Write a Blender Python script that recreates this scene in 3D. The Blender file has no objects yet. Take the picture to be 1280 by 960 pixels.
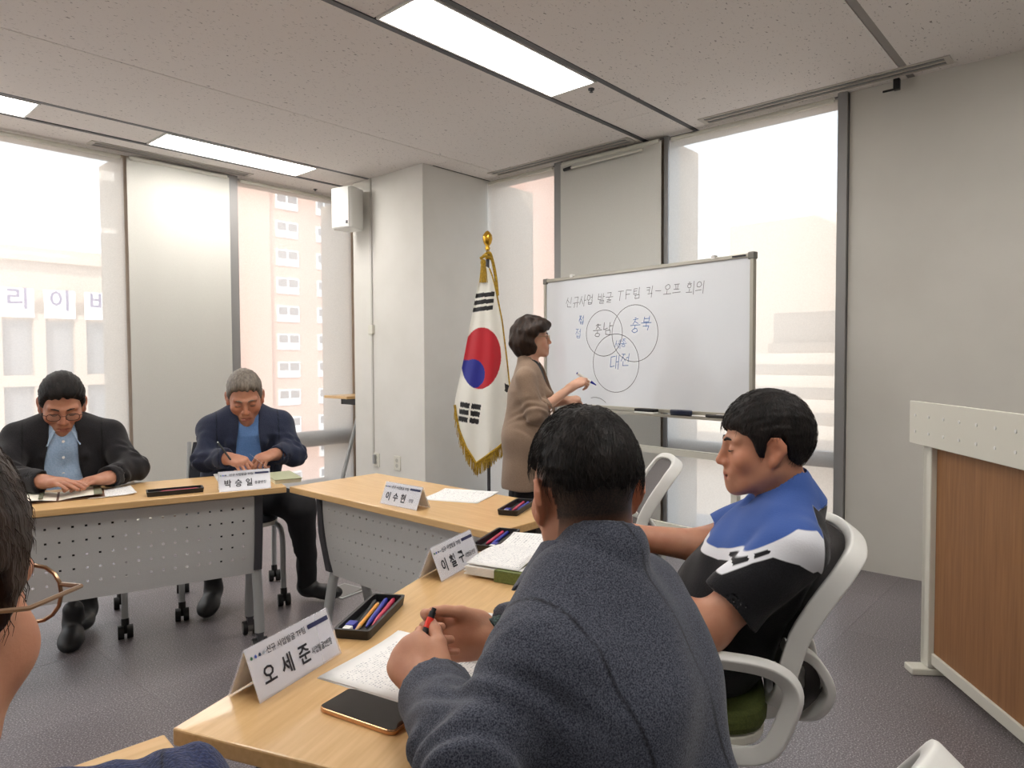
import bpy, math, random
import numpy as np
from mathutils import Vector, Matrix
random.seed(7)
sc = bpy.context.scene
COL = sc.collection
PI = math.pi
# ---------------------------------------------------------------- camera
CAMH = 1.25
def cam_axes(p, r, y):
    fw = np.array([math.cos(p)*math.cos(y), math.cos(p)*math.sin(y), math.sin(p)])
    rt = np.array([math.sin(y), -math.cos(y), 0.0]); up = np.cross(rt, fw)
    return fw, math.cos(r)*rt+math.sin(r)*up, -math.sin(r)*rt+math.cos(r)*up
_fw, _rt, _up = cam_axes(math.radians(-2.05), math.radians(-0.265), math.radians(41.93))
cd = bpy.data.cameras.new('camera'); cam = bpy.data.objects.new('camera', cd); COL.objects.link(cam)
cd.sensor_fit = 'HORIZONTAL'; cd.sensor_width = 36; cd.lens = 860.3/1280*36; cd.clip_start = 0.02
cam.matrix_world = Matrix(((_rt[0], _up[0], -_fw[0], 0), (_rt[1], _up[1], -_fw[1], 0), (_rt[2], _up[2], -_fw[2], CAMH), (0, 0, 0, 1)))
sc.camera = cam
# ---------------------------------------------------------------- world, sun, exposure
w = bpy.data.worlds.new('world'); sc.world = w; w.use_nodes = True
bg = w.node_tree.nodes['Background']
bg.inputs['Color'].default_value = (0.86, 0.91, 1.0, 1); bg.inputs['Strength'].default_value = 1.85
sd = bpy.data.lights.new('sun', 'SUN'); sd.energy = 2.7; sd.angle = math.radians(6); sd.color = (1, .95, .88)
sun = bpy.data.objects.new('sun', sd); COL.objects.link(sun)
sun.rotation_euler = Vector((0.62, 0.55, -0.60)).to_track_quat('-Z', 'Y').to_euler()
LAMP = 13.5            # radiance of the ceiling panels
vs = sc.view_settings
vs.view_transform = 'Standard'; vs.look = 'None'; vs.gamma = 1.0; vs.exposure = 0.55; vs.use_curve_mapping = False
# ---------------------------------------------------------------- materials
def lin(c):
    o = []
    for v in c[:3]:
        v = v/255.0
        o.append(v/12.92 if v <= 0.04045 else ((v+0.055)/1.055)**2.4)
    return (o[0], o[1], o[2], 1.0)
def mat(name, col, rough=0.5, metal=0.0, spec=0.5, col2=None, nscale=8.0, stretch=(1, 1, 1), detail=4, lo=0.35, hi=0.65,
        bump=0.0, bscale=None, sheen=0.0, sss=0.0, coat=0.0, emit=None, estr=0.0, alpha=1.0, trans=0.0):
    m = bpy.data.materials.new(name); m.use_nodes = True
    nt = m.node_tree; b = nt.nodes['Principled BSDF']
    b.inputs['Base Color'].default_value = lin(col); b.inputs['Roughness'].default_value = rough
    b.inputs['Metallic'].default_value = metal; b.inputs['Specular IOR Level'].default_value = spec
    if sheen: b.inputs['Sheen Weight'].default_value = sheen
    if coat: b.inputs['Coat Weight'].default_value = coat
    if trans: b.inputs['Transmission Weight'].default_value = trans
    if sss:
        b.inputs['Subsurface Weight'].default_value = sss; b.inputs['Subsurface Radius'].default_value = (.01, .004, .002); b.inputs['Subsurface Scale'].default_value = .5
    if emit: b.inputs['Emission Color'].default_value = lin(emit); b.inputs['Emission Strength'].default_value = estr
    b.inputs['Alpha'].default_value = alpha
    if col2 or bump:
        tc = nt.nodes.new('ShaderNodeTexCoord'); mp = nt.nodes.new('ShaderNodeMapping'); mp.inputs['Scale'].default_value = stretch
        nt.links.new(tc.outputs['Object'], mp.inputs['Vector'])
        n = nt.nodes.new('ShaderNodeTexNoise'); n.inputs['Scale'].default_value = nscale; n.inputs['Detail'].default_value = detail
        nt.links.new(mp.outputs[0], n.inputs['Vector'])
        if col2:
            r = nt.nodes.new('ShaderNodeValToRGB'); r.color_ramp.elements[0].position = lo; r.color_ramp.elements[1].position = hi
            r.color_ramp.elements[0].color = lin(col); r.color_ramp.elements[1].color = lin(col2)
            nt.links.new(n.outputs['Fac'], r.inputs[0]); nt.links.new(r.outputs[0], b.inputs['Base Color'])
        if bump:
            n2 = n
            if bscale:
                n2 = nt.nodes.new('ShaderNodeTexNoise'); n2.inputs['Scale'].default_value = bscale; n2.inputs['Detail'].default_value = 3
                nt.links.new(mp.outputs[0], n2.inputs['Vector'])
            bp = nt.nodes.new('ShaderNodeBump'); bp.inputs['Strength'].default_value = bump; bp.inputs['Distance'].default_value = .004
            nt.links.new(n2.outputs['Fac'], bp.inputs['Height']); nt.links.new(bp.outputs[0], b.inputs['Normal'])
    return m
M = {}
M['wallwhite'] = mat('painted_wall', (228, 226, 220), .7, col2=(222, 220, 213), nscale=3)
M['wallgrey'] = mat('wall_panel', (214, 211, 203), .7, col2=(208, 205, 197), nscale=2)
M['blindsolid'] = mat('blind_cloth', (212, 211, 204), .8, col2=(206, 205, 198), nscale=300, bump=.05)
M['mullion'] = mat('window_frame_metal', (150, 149, 148), .45, .2)
M['dark'] = mat('dark_plastic', (26, 26, 28), .45)
M['black'] = mat('black_rubber', (16, 16, 17), .6)
M['darkmetal'] = mat('dark_metal', (84, 84, 88), .42, .4)
M['whiteplastic'] = mat('white_plastic', (232, 232, 228), .35)
M['offwhite'] = mat('cream_plastic', (222, 220, 208), .45)
M['silver'] = mat('silver_paint', (168, 170, 170), .4, .35)
M['panelgrey'] = mat('modesty_panel_grey', (216, 217, 215), .35, 0, col2=(208, 209, 207), nscale=500)
M['wood'] = mat('beech_laminate', (222, 184, 130), .34, col2=(206, 165, 110), nscale=7, stretch=(1.2, 14, 14), detail=6, lo=.3, hi=.75, coat=.15)
M['woodedge'] = mat('beech_edge', (196, 156, 104), .45, col2=(184, 143, 92), nscale=7, stretch=(1.2, 14, 14))
M['lectwood'] = mat('lectern_veneer', (160, 114, 74), .45, col2=(138, 96, 60), nscale=5, stretch=(16, 16, .9), detail=6, lo=.3, hi=.72)
M['paper'] = mat('paper', (240, 240, 238), .6)
M['green'] = mat('green_cloth_cover', (108, 120, 62), .6, col2=(96, 108, 54), nscale=200)
M['gold'] = mat('brass', (214, 166, 62), .25, .9)
M['fringe'] = mat('gold_fringe', (196, 160, 44), .55, .25, col2=(150, 116, 28), nscale=90)
M['chairmesh'] = mat('grey_mesh', (112, 108, 108), .7, col2=(92, 88, 88), nscale=400, bump=.2)
M['seatgreen'] = mat('olive_seat_cloth', (84, 92, 40), .85, col2=(70, 78, 32), nscale=200)
M['seatdark'] = mat('dark_seat_cloth', (44, 46, 52), .85)
M['ink'] = mat('black_ink', (24, 26, 34), .6)
M['inkblue'] = mat('blue_ink', (88, 128, 188), .6)
M['inkgrey'] = mat('marker_ink', (104, 104, 106), .6)
M['navyink'] = mat('navy_print', (40, 46, 86), .6)
M['glass'] = mat('glass_clear', (255, 255, 255), .02, trans=1.0)
M['blackgloss'] = mat('black_gloss', (14, 14, 16), .08, coat=.5)
M['rosegold'] = mat('rose_gold', (206, 160, 120), .25, .85)
M['red'] = mat('red_plastic', (196, 40, 44), .35)
M['blue'] = mat('blue_plastic', (44, 54, 160), .35)
M['orange'] = mat('orange_pencil', (232, 160, 52), .4)
M['pinkred'] = mat('crimson_plastic', (190, 44, 80), .35)
M['redtip'] = mat('red_translucent_plastic', (240, 70, 56), .25)
def attr_mix(m, attr, col, lo=0.0, hi=1.0, col2=None, nscale=400):
    """blend another surface colour in where a vertex attribute says so"""
    nt = m.node_tree; b = nt.nodes['Principled BSDF']; a = nt.nodes.new('ShaderNodeAttribute'); a.attribute_name = attr
    mr = nt.nodes.new('ShaderNodeMapRange'); mr.inputs[1].default_value = lo; mr.inputs[2].default_value = hi; nt.links.new(a.outputs['Fac'], mr.inputs[0])
    mx = nt.nodes.new('ShaderNodeMix'); mx.data_type = 'RGBA'; nt.links.new(mr.outputs[0], mx.inputs[0])
    s_ = b.inputs['Base Color']
    if s_.is_linked: nt.links.new(s_.links[0].from_socket, mx.inputs[6])
    else: mx.inputs[6].default_value = s_.default_value
    mx.inputs[7].default_value = lin(col)
    if col2:
        n = nt.nodes.new('ShaderNodeTexNoise'); n.inputs['Scale'].default_value = nscale; tc = nt.nodes.new('ShaderNodeTexCoord'); nt.links.new(tc.outputs['Object'], n.inputs['Vector'])
        r = nt.nodes.new('ShaderNodeValToRGB'); r.color_ramp.elements[0].position = .38; r.color_ramp.elements[1].position = .62; r.color_ramp.elements[0].color = lin(col); r.color_ramp.elements[1].color = lin(col2)
        nt.links.new(n.outputs['Fac'], r.inputs[0]); nt.links.new(r.outputs[0], mx.inputs[7])
    nt.links.new(mx.outputs[2], s_); return m
def skin(name, c, c2, lip=(172, 106, 92)):
    m = mat(name, c, .48, col2=c2, nscale=22, detail=5, sss=.12, bump=.05, bscale=320)
    attr_mix(m, 'lip', lip); attr_mix(m, 'ruddy', tuple(int(v*k) for v, k in zip(c, (1.0, .91, .88)))); attr_mix(m, 'stub', (64, 48, 41), col2=(34, 26, 23)); return m
# ---------------------------------------------------------------- mesh builder
def npv(*a): return np.array(a, dtype=float)
def unit(v):
    v = np.asarray(v, float); return v/(np.linalg.norm(v)+1e-12)
class MB:
    def __init__(s): s.v = []; s.f = []; s.m = []
    def add(s, vs_, fs, mi=0):
        o = len(s.v); s.v += [tuple(map(float, p)) for p in vs_]
        for f in fs: s.f.append([i+o for i in f]); s.m.append(mi)
        return s
    def box(s, x0, x1, y0, y1, z0, z1, mi=0):
        v = [(x, y, z) for x in (x0, x1) for y in (y0, y1) for z in (z0, z1)]
        return s.add(v, [(0, 1, 3, 2), (4, 6, 7, 5), (0, 4, 5, 1), (2, 3, 7, 6), (0, 2, 6, 4), (1, 5, 7, 3)], mi)
    def prism(s, poly, z0, z1, mi=0):
        n = len(poly); v = [(x, y, z0) for x, y in poly]+[(x, y, z1) for x, y in poly]
        return s.add(v, [tuple(range(n-1, -1, -1)), tuple(range(n, 2*n))]+[(i, (i+1) % n, n+(i+1) % n, n+i) for i in range(n)], mi)
    def tube(s, pts, r, n=8, mi=0, closed=False, prof=None, upv=(0, 0, 1), cap=True):
        """sweep a round (r, may be a list) or given profile [(a,b)] along pts"""
        P = [np.asarray(p, float) for p in pts]; N = len(P); rings = []
        ref = np.asarray(upv, float); pn = None
        for i in range(N):
            a = P[(i-1) % N] if (closed or i > 0) else P[i]; b = P[(i+1) % N] if (closed or i < N-1) else P[i]
            t = unit(b-a)
            if pn is None: x = np.cross(t, ref); x = np.cross(t, (1, .3, .2)) if np.linalg.norm(x) < 1e-3 else x
            else: x = pn-t*np.dot(pn, t)
            x = unit(x); pn = x; y = np.cross(x, t)
            rr = r[i] if isinstance(r, (list, tuple)) else r
            pr = prof if prof else [(rr*math.cos(2*PI*k/n), rr*math.sin(2*PI*k/n)) for k in range(n)]
            rings.append([P[i]+x*u+y*v for u, v in pr])
        m = len(rings[0]); V = [p for R_ in rings for p in R_]; F = []
        for i in range(N if closed else N-1):
            j = (i+1) % N
            for k in range(m): F.append((i*m+k, i*m+(k+1) % m, j*m+(k+1) % m, j*m+k))
        if cap and not closed: F += [tuple(range(m-1, -1, -1)), tuple((N-1)*m+k for k in range(m))]
        return s.add(V, F, mi)
    def lathe(s, prof, n=16, c=(0, 0, 0), mi=0):
        V = []; F = []; k = len(prof)
        for i in range(n):
            a = 2*PI*i/n
            V += [(c[0]+r*math.cos(a), c[1]+r*math.sin(a), c[2]+z) for r, z in prof]
        for i in range(n):
            j = (i+1) % n
            for q in range(k-1): F.append((i*k+q, j*k+q, j*k+q+1, i*k+q+1))
        F += [tuple(i*k for i in range(n-1, -1, -1)), tuple(i*k+k-1 for i in range(n))]
        return s.add(V, F, mi)
    def cyl(s, a, b, r, n=12, mi=0, r2=None): return s.tube([a, b], [r, r if r2 is None else r2], n, mi)
    def grid(s, fn, nu, nv, mi=None):
        o = len(s.v)
        for j in range(nv+1):
            for i in range(nu+1): s.v.append(tuple(map(float, fn(i/nu, j/nv))))
        for j in range(nv):
            for i in range(nu):
                a = o+j*(nu+1)+i; s.f.append([a, a+1, a+nu+2, a+nu+1]); s.m.append(mi((i+.5)/nu, (j+.5)/nv) if callable(mi) else (mi or 0))
        return s
    def xf(s, R, t):
        R = np.asarray(R, float); s.v = [tuple(R@np.asarray(p)+np.asarray(t)) for p in s.v]; return s
    def mesh(s, name):
        me = bpy.data.meshes.new(name); me.from_pydata(s.v, [], s.f); me.validate(); return me
    def build(s, name, mats, parent=None, smooth=False, bevel=0, fix=True):
        me = s.mesh(name)
        mats = mats if isinstance(mats, (list, tuple)) else [mats]
        for q in mats: me.materials.append(q)
        if len(me.polygons) == len(s.m): me.polygons.foreach_set('material_index', s.m)
        if smooth: me.polygons.foreach_set('use_smooth', [True]*len(me.polygons))
        o = link(name, me, parent)
        if smooth == 'auto': auto(me)
        if bevel:
            bv = o.modifiers.new('bevel', 'BEVEL'); bv.width = bevel; bv.segments = 2; bv.limit_method = 'ANGLE'
        return o
def auto(me, ang=40):
    try: me.set_sharp_from_angle(angle=math.radians(ang))
    except Exception: pass
def link(name, me, parent=None):
    o = bpy.data.objects.new(name, me); COL.objects.link(o)
    if parent is not None: o.parent = parent
    return o
def tag(o, label=None, cat=None, group=None, kind=None):
    if label: o['label'] = label
    if cat: o['category'] = cat
    if group: o['group'] = group
    if kind: o['kind'] = kind
    return o
def thing(name, label, cat, loc=(0, 0, 0), rz=0, group=None):
    o = link(name, None); o.location = loc; o.rotation_euler = (0, 0, rz)
    return tag(o, label, cat, group)
def struct(o): o['kind'] = 'structure'; return o
def copy_tree(o, parent=None):
    c = o.copy(); COL.objects.link(c); c.parent = parent
    for ch in list(o.children): copy_tree(ch, c)
    return c
def _text(s, size, bold, sx):
    cu = bpy.data.curves.new('txt', 'FONT'); cu.body = s; cu.size = size; cu.align_x = 'CENTER'; cu.align_y = 'CENTER'; cu.offset = bold; cu.resolution_u = 2
    ob = bpy.data.objects.new('txt', cu); COL.objects.link(ob)
    dg = bpy.context.evaluated_depsgraph_get(); me = bpy.data.meshes.new_from_object(ob.evaluated_get(dg))
    bpy.data.objects.remove(ob); bpy.data.curves.remove(cu)
    me.materials.clear()
    if sx != 1.0:
        for v in me.vertices: v.co.x *= sx
    return me
TXT = {}                     # lettering is meshed first, while the scene is still small
NAMES = ('오세준', '이철구', '이수현', '박승일'); ROLES = ('사업발굴2반장', '사업발굴1반장', '단장', '총괄반장')
for ch in '리이비': TXT[(ch, 'sign')] = _text(ch, .82, .012, 1)
for ch in sorted(set(''.join(NAMES))): TXT[(ch, 'name')] = _text(ch, .034, .0007, .92)
for r_ in ROLES: TXT[(r_, 'role')] = _text(r_, .0135 if len(r_) > 4 else .014, .0002, .66 if len(r_) > 4 else .9)
TXT[('head', 'head')] = _text('신규 사업발굴 TF팀', .0125, .00015, .92)
# ---------------------------------------------------------------- implicit surfaces for people and cloth
F32 = np.float32
def dirn(az, el=0.0):
    a, e = math.radians(az), math.radians(el); return np.array([math.cos(a)*math.cos(e), math.sin(a)*math.cos(e), math.sin(e)])
class SDF:
    def __init__(s): s.p = []
    def _a(s, op, k, f, lo, hi): s.p.append((op, k, f, np.asarray(lo, float), np.asarray(hi, float))); return s
    def cap(s, a, b, ra, rb=None, k=.02, op='u'):
        a = np.asarray(a, F32); b = np.asarray(b, F32); rb = ra if rb is None else rb
        ba = b-a; L2 = float(ba@ba)+1e-9
        def f(P):
            pa = P-a; t = np.clip(pa@ba/L2, 0, 1); q = pa-t[:, None]*ba
            return np.sqrt((q*q).sum(1))-(ra+(rb-ra)*t)
        R = max(ra, rb); return s._a(op, k, f, np.minimum(a, b)-R, np.maximum(a, b)+R)
    def sph(s, c, r, k=.02, op='u'): return s.cap(c, c, r, r, k, op)
    def ell(s, c, R, r, k=.02, op='u'):
        c = np.asarray(c, F32); R = np.asarray(R, F32); r = np.asarray(r, F32)
        def f(P):
            q = (P-c)@R; a = q/r; k0 = np.sqrt((a*a).sum(1)); b_ = a/r; k1 = np.sqrt((b_*b_).sum(1))+1e-6
            return k0*(k0-1)/k1
        m = float(max(r)); return s._a(op, k, f, c-m, c+m)
    def loft(s, st, xd, k=.03, op='u', kk=.03):
        segs = []
        for (a, wa, da), (b, wb, db) in zip(st[:-1], st[1:]):
            a = np.asarray(a, float); b = np.asarray(b, float); z = b-a; L = np.linalg.norm(z); z = z/L
            x = unit(np.asarray(xd, float)-z*np.dot(xd, z)); y = np.cross(z, x)
            segs.append((a.astype(F32), np.stack([x, y, z], 1).astype(F32), L, wa, da, wb, db))
        def f(P):
            d = None
            for a, R, L, wa, da, wb, db in segs:
                q = (P-a)@R; tz = np.clip(q[:, 2], 0, L); t = tz/L; ww = wa+(wb-wa)*t; dd = da+(db-da)*t; m = np.minimum(ww, dd); ez = q[:, 2]-tz
                e = (np.sqrt((q[:, 0]/ww)**2+(q[:, 1]/dd)**2+(ez/m)**2)-1)*m
                if d is None: d = e
                else:
                    h = np.maximum(kk-np.abs(d-e), 0)/kk; d = np.minimum(d, e)-h*h*kk*.25
            return d
        C = np.array([q[0] for q in st], float); W = max(max(q[1], q[2]) for q in st)
        return s._a(op, k, f, C.min(0)-W, C.max(0)+W)
    def box(s, c, R, h, r=.005, k=.01, op='u'):
        c = np.asarray(c, F32); R = np.asarray(R, F32); h = np.asarray(h, F32)-r
        def f(P):
            q = np.abs((P-c)@R)-h; return np.sqrt((np.maximum(q, 0)**2).sum(1))+np.minimum(q.max(1), 0)-r
        m = float(np.linalg.norm(h))+r; return s._a(op, k, f, c-m, c+m)
    def sleeve(s, a, b, ra, rb, k=.03, cut=None, hol=0.0, taper=None):
        """tapered capsule from a to b, cut flat at b and hollowed when hol > 0"""
        a = np.asarray(a, F32); b = np.asarray(b, F32); ba = b-a; L = float(np.linalg.norm(ba)); d_ = ba/L
        def f(P):
            pa = P-a; tz = pa@d_; t = np.clip(tz/L, 0, 1); q = pa-(t*L)[:, None]*d_; rad = ra+(rb-ra)*t
            e = np.sqrt((q*q).sum(1))-rad; e = np.maximum(e, tz-L)
            if hol:
                q2 = pa-tz[:, None]*d_; e2 = np.sqrt((q2*q2).sum(1))-(rad-hol); e2 = np.maximum(e2, (L-.05)-tz); e = np.maximum(e, -e2)
            return e
        R = max(ra, rb); return s._a('u', k, f, np.minimum(a, b)-R, np.maximum(a, b)+R)
    def fn(s, f, lo, hi, k=.01, op='u'): return s._a(op, k, f, lo, hi)
def sdf_eval(pr, P):
    d = np.full(len(P), 1e3, F32)
    for op, k, f in pr:
        e = f(P)
        if op == 'u':
            h = np.maximum(k-np.abs(d-e), 0)/k; d = np.minimum(d, e)-h*h*k*.25
        else:
            if op == 's': e = -e
            h = np.maximum(k-np.abs(d-e), 0)/k; d = np.maximum(d, e)+h*h*k*.25
    return d
_CO = np.array([(i, j, k) for i in (0, 1) for j in (0, 1) for k in (0, 1)])
def sdf_mesh(S, res, disp=None, B=12):
    pr = [(o, k, f) for o, k, f, a, b in S.p]
    U = [q for q in S.p if q[0] == 'u']
    lo = np.min([q[3] for q in U], 0)-3*res-.012; hi = np.max([q[4] for q in U], 0)+3*res+.012
    nb = np.ceil((hi-lo)/(res*B)).astype(int); n = nb*B+1
    g = np.full(tuple(n), 1.0, F32)
    I = np.stack(np.meshgrid(*[np.arange(q) for q in nb], indexing='ij'), -1).reshape(-1, 3)
    C = (lo+(I+.5)*B*res).astype(F32); Rb = B*res*.5*1.7321
    vals = [f(C) for o, k, f in pr]; mn = np.min([v for v, q in zip(vals, pr) if q[0] == 'u'], 0)
    dc = sdf_eval(pr, C)
    need = np.abs(dc) < Rb*1.35+.03
    loc = np.stack(np.meshgrid(*[np.arange(B+1)]*3, indexing='ij'), -1).reshape(-1, 3)
    for bi in range(len(I)):
        i0 = I[bi]*B
        sl = tuple(slice(i0[a], i0[a]+B+1) for a in range(3))
        if not need[bi]:
            if dc[bi] < 0: g[sl] = -1.0
            continue
    for bi in np.nonzero(need)[0]:
        i0 = I[bi]*B; sl = tuple(slice(i0[a], i0[a]+B+1) for a in range(3))
        sub = []
        for v, q in zip(vals, pr):
            e = v[bi]
            if q[0] == 'u':
                if e < mn[bi]+2.5*Rb+q[1]: sub.append(q)
            elif q[0] == 's':
                if e < Rb*1.5+q[1]+.02: sub.append(q)
            elif e > -(Rb*1.5+q[1]+.02): sub.append(q)
        P = (lo+(loc+i0)*res).astype(F32)
        d = sdf_eval(sub, P)
        if disp is not None: d = d-disp(P)
        g[sl] = d.reshape(B+1, B+1, B+1)
    ins = g < 0
    cs = np.zeros(tuple(n-1), np.int8)
    for c in _CO: cs += ins[c[0]:n[0]-1+c[0], c[1]:n[1]-1+c[1], c[2]:n[2]-1+c[2]]
    act = np.argwhere((cs > 0) & (cs < 8))
    cv = np.stack([g[act[:, 0]+c[0], act[:, 1]+c[1], act[:, 2]+c[2]] for c in _CO], 1)
    acc = np.zeros((len(act), 3)); cnt = np.zeros(len(act))
    for a in range(8):
        for b in range(a+1, 8):
            df = _CO[b]-_CO[a]
            if np.abs(df).sum() != 1: continue
            va, vb = cv[:, a], cv[:, b]; m = (va < 0) != (vb < 0)
            t = va[m]/(va[m]-vb[m]); acc[m] += _CO[a]+t[:, None]*df; cnt[m] += 1
    V = lo+(act+acc/np.maximum(cnt, 1)[:, None])*res
    idx = np.full(tuple(n-1), -1, np.int32); idx[act[:, 0], act[:, 1], act[:, 2]] = np.arange(len(act))
    Fs = []
    for ax in range(3):
        s0 = [slice(0, n[0]-1), slice(0, n[1]-1), slice(0, n[2]-1)]; s1 = list(s0); s1[ax] = slice(1, n[ax])
        E = np.argwhere(ins[tuple(s0)] != ins[tuple(s1)])
        o1, o2 = [(1, 2), (2, 0), (0, 1)][ax]
        E = E[(E[:, o1] > 0) & (E[:, o2] > 0)]
        e1 = np.zeros(3, int); e1[o1] = 1; e2 = np.zeros(3, int); e2[o2] = 1
        q = np.stack([idx[tuple((E-e1-e2).T)], idx[tuple((E-e2).T)], idx[tuple(E.T)], idx[tuple((E-e1).T)]], 1)
        fl = ~ins[tuple(E.T)]; q[fl] = q[fl][:, ::-1]
        Fs.append(q)
    Q = np.concatenate(Fs); Q = Q[(Q >= 0).all(1)]
    return V, Q
def sdf_obj(name, S, res, mats, parent, disp=None, mi=None, base=(0, 0, 0), attrs=None):
    V, Q = sdf_mesh(S, res, disp)
    me = bpy.data.meshes.new(name); nv, nf = len(V), len(Q)
    me.vertices.add(nv); me.vertices.foreach_set('co', (V-np.asarray(base)).astype(F32).ravel())
    me.loops.add(nf*4); me.loops.foreach_set('vertex_index', Q.astype(np.int32).ravel())
    me.polygons.add(nf); me.polygons.foreach_set('loop_start', (np.arange(nf)*4).astype(np.int32))
    mats = mats if isinstance(mats, (list, tuple)) else [mats]
    for q in mats: me.materials.append(q)
    if mi is not None: me.polygons.foreach_set('material_index', mi(V[Q].mean(1)).astype(np.int32))
    me.polygons.foreach_set('use_smooth', np.ones(nf, bool))
    me.update(calc_edges=True); me.validate()
    for k_, fn_ in (attrs or {}).items():
        if len(me.vertices) == nv:
            at = me.attributes.new(k_, 'FLOAT', 'POINT'); at.data.foreach_set('value', np.asarray(fn_(V), F32))
    return link(name, me, parent)
def wob(P, ks, amp):
    d = np.zeros(len(P), F32)
    for (kx, ky, kz, ph, a) in ks: d += a*np.sin(P[:, 0]*kx+P[:, 1]*ky+P[:, 2]*kz+ph)
    return d*amp
def rand_waves(seed, n, kmin, kmax, zs=1.0):
    r = np.random.RandomState(seed); o = []
    for _ in range(n):
        v = r.normal(size=3); v /= np.linalg.norm(v); k = r.uniform(kmin, kmax); o.append((v[0]*k, v[1]*k, v[2]*k*zs, r.uniform(0, 6.28), 1.0/n**.5))
    return o
# ---------------------------------------------------------------- people
def head_frame(az, pitch=0, roll=0):
    f = dirn(az, pitch); r = np.array([math.sin(math.radians(az)), -math.cos(math.radians(az)), 0]); u = np.cross(r, f)
    c, s_ = math.cos(math.radians(roll)), math.sin(math.radians(roll)); r2 = c*r+s_*u; u2 = -s_*r+c*u
    return np.stack([r2, f, u2], 1)          # columns right, forward, up
def add_head(S, o, R, sc_=1.0, fem=False, eyes='down', nose=1.0):
    o = np.asarray(o, float)
    L = lambda x, y, z: o+R@(np.array([x, y, z])*sc_)
    s = sc_
    S.ell(L(0, -.012, .03), R, np.array([.075, .097, .088])*s, .02)
    S.ell(L(0, .022, -.04), R, np.array([.0625, .066, .078])*s, .035)
    for e in (-1, 1):
        S.cap(L(.052*e, -.004, -.058), L(.020*e, .064, -.1), .019*s, .017*s, .028)
        S.sph(L(.043*e, .056, -.03), .024*s, .024)
        S.cap(L(.046*e, .07, .019), L(.010*e, .086, .017), .0095*s, .008*s, .014)
    S.sph(L(0, .078, -.102), .0175*s, .022)
    for e in (-1, 1):
        S.sph(L(.033*e, .102, -.001), .015*s, .018, 's')
        S.ell(L(.032*e, .0745, -.003), R, np.array([.0155, .013, .0115])*s, .005)
    S.cap(L(0, .086, .012), L(0, .108*nose, -.034), .0075*s, .0108*s, .013)
    for e in (-1, 1): S.sph(L(.0125*e, .097, -.038), .0085*s, .008)
    S.ell(L(0, .085, -.07), R, np.array([.03, .014, .022])*s, .02)
    S.cap(L(-.02, .088, -.0655), L(.02, .088, -.0655), .0052*s, .0052*s, .006)
    S.cap(L(0, .0935, -.0645), L(0, .0935, -.065), .006*s, .006*s, .01)
    S.cap(L(-.017, .088, -.0775), L(.017, .088, -.0775), .006*s, .006*s, .006)
    S.cap(L(-.026, .095, -.0715), L(.026, .095, -.0715), .0028*s, .0028*s, .003, 's')
    for e in (-1, 1):
        ax = head_axes(R, e)
        S.ell(L(.081*e, -.016, -.006), ax, np.array([.0072, .0195, .031])*s, .007)
        S.ell(L(.080*e, -.006, -.034), ax, np.array([.007, .010, .013])*s, .008)
        S.sph(L(.0965*e, -.008, -.004), .0155*s, .003, 's')
        S.cap(L(.0875*e, -.035, -.012), L(.088*e, -.033, .006), .0036*s, .0038*s, .004); S.cap(L(.088*e, -.033, .006), L(.085*e, -.022, .021), .0038*s, .0036*s, .004); S.cap(L(.085*e, -.022, .021), L(.081*e, -.006, .023), .0036*s, .0034*s, .004); S.cap(L(.081*e, -.006, .023), L(.078*e, .004, .010), .0034*s, .003*s, .004)
    return L
def head_axes(R, e, yaw=34, tilt=10):
    a = math.radians(yaw)*e; c, s_ = math.cos(a), math.sin(a)
    Rz = np.array([[c, -s_, 0], [s_, c, 0], [0, 0, 1]])
    t = math.radians(tilt); Rx = np.array([[1, 0, 0], [0, math.cos(t), -math.sin(t)], [0, math.sin(t), math.cos(t)]])
    return R@Rz@Rx
HAIRLINE = dict(
    crop=([-.13, -.10, -.07, -.045, -.032, .004, .016, .03, .045, .062, .08, .12], [-.056, -.052, -.048, -.032, .022, .028, -.02, .0, .035, .055, .066, .066]),
    fade=([-.13, -.10, -.07, -.045, -.032, .004, .016, .03, .045, .062, .08, .12], [-.004, -.004, -.006, .002, .030, .036, .018, .024, .042, .058, .068, .068]),
    thick=([-.13, -.10, -.07, -.045, -.034, .002, .012, .026, .036, .050, .07, .12], [-.074, -.072, -.066, -.045, .016, .018, -.03, -.022, .012, .028, .042, .042]))
def hair_sdf(o, R, s, style='crop', grow=(.010, .013, .020), seed=1, strand=.0022, cut=None, taper=.012):
    o = np.asarray(o, F32); Rf = np.asarray(R, F32); r = np.array([.076+grow[0], .098+grow[1], .089+grow[2]], F32)
    hl = HAIRLINE.get(style); rs = np.random.RandomState(seed); ph = rs.uniform(0, 6.28, 8)
    def f(P):
        q = (P-o)@Rf/s
        c = q-np.array([0, -.012, .03], F32)
        a = c/r; k0 = np.sqrt((a*a).sum(1)); b_ = a/r; k1 = np.sqrt((b_*b_).sum(1))+1e-6
        d = k0*(k0-1)/k1
        ang = np.arctan2(c[:, 0], c[:, 2]+.02); rad = c[:, 1]
        wv = np.sin(ang*26+rad*60+ph[0])+np.sin(ang*41-rad*45+ph[1]+2*np.sin(rad*30))+.8*np.sin(ang*67+rad*95+ph[2])+.9*np.sin(c[:, 2]*70+ang*9+ph[3])
        d = d-strand*wv*.5
        if hl is not None:
            zl = np.interp(q[:, 1], hl[0], hl[1])+.004*np.sin(q[:, 0]*240+ph[4])+.0035*np.sin(q[:, 0]*130+q[:, 1]*150+ph[5])
            e = (zl-q[:, 2])*.75
        else: e = cut(q)
        k = taper; h = np.maximum(k-np.abs(d-e), 0)/k
        return (np.maximum(d, e)+h*h*k*.25)*s
    S = SDF(); m = .2*s
    S.fn(f, o-m, o+m); return S
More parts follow.
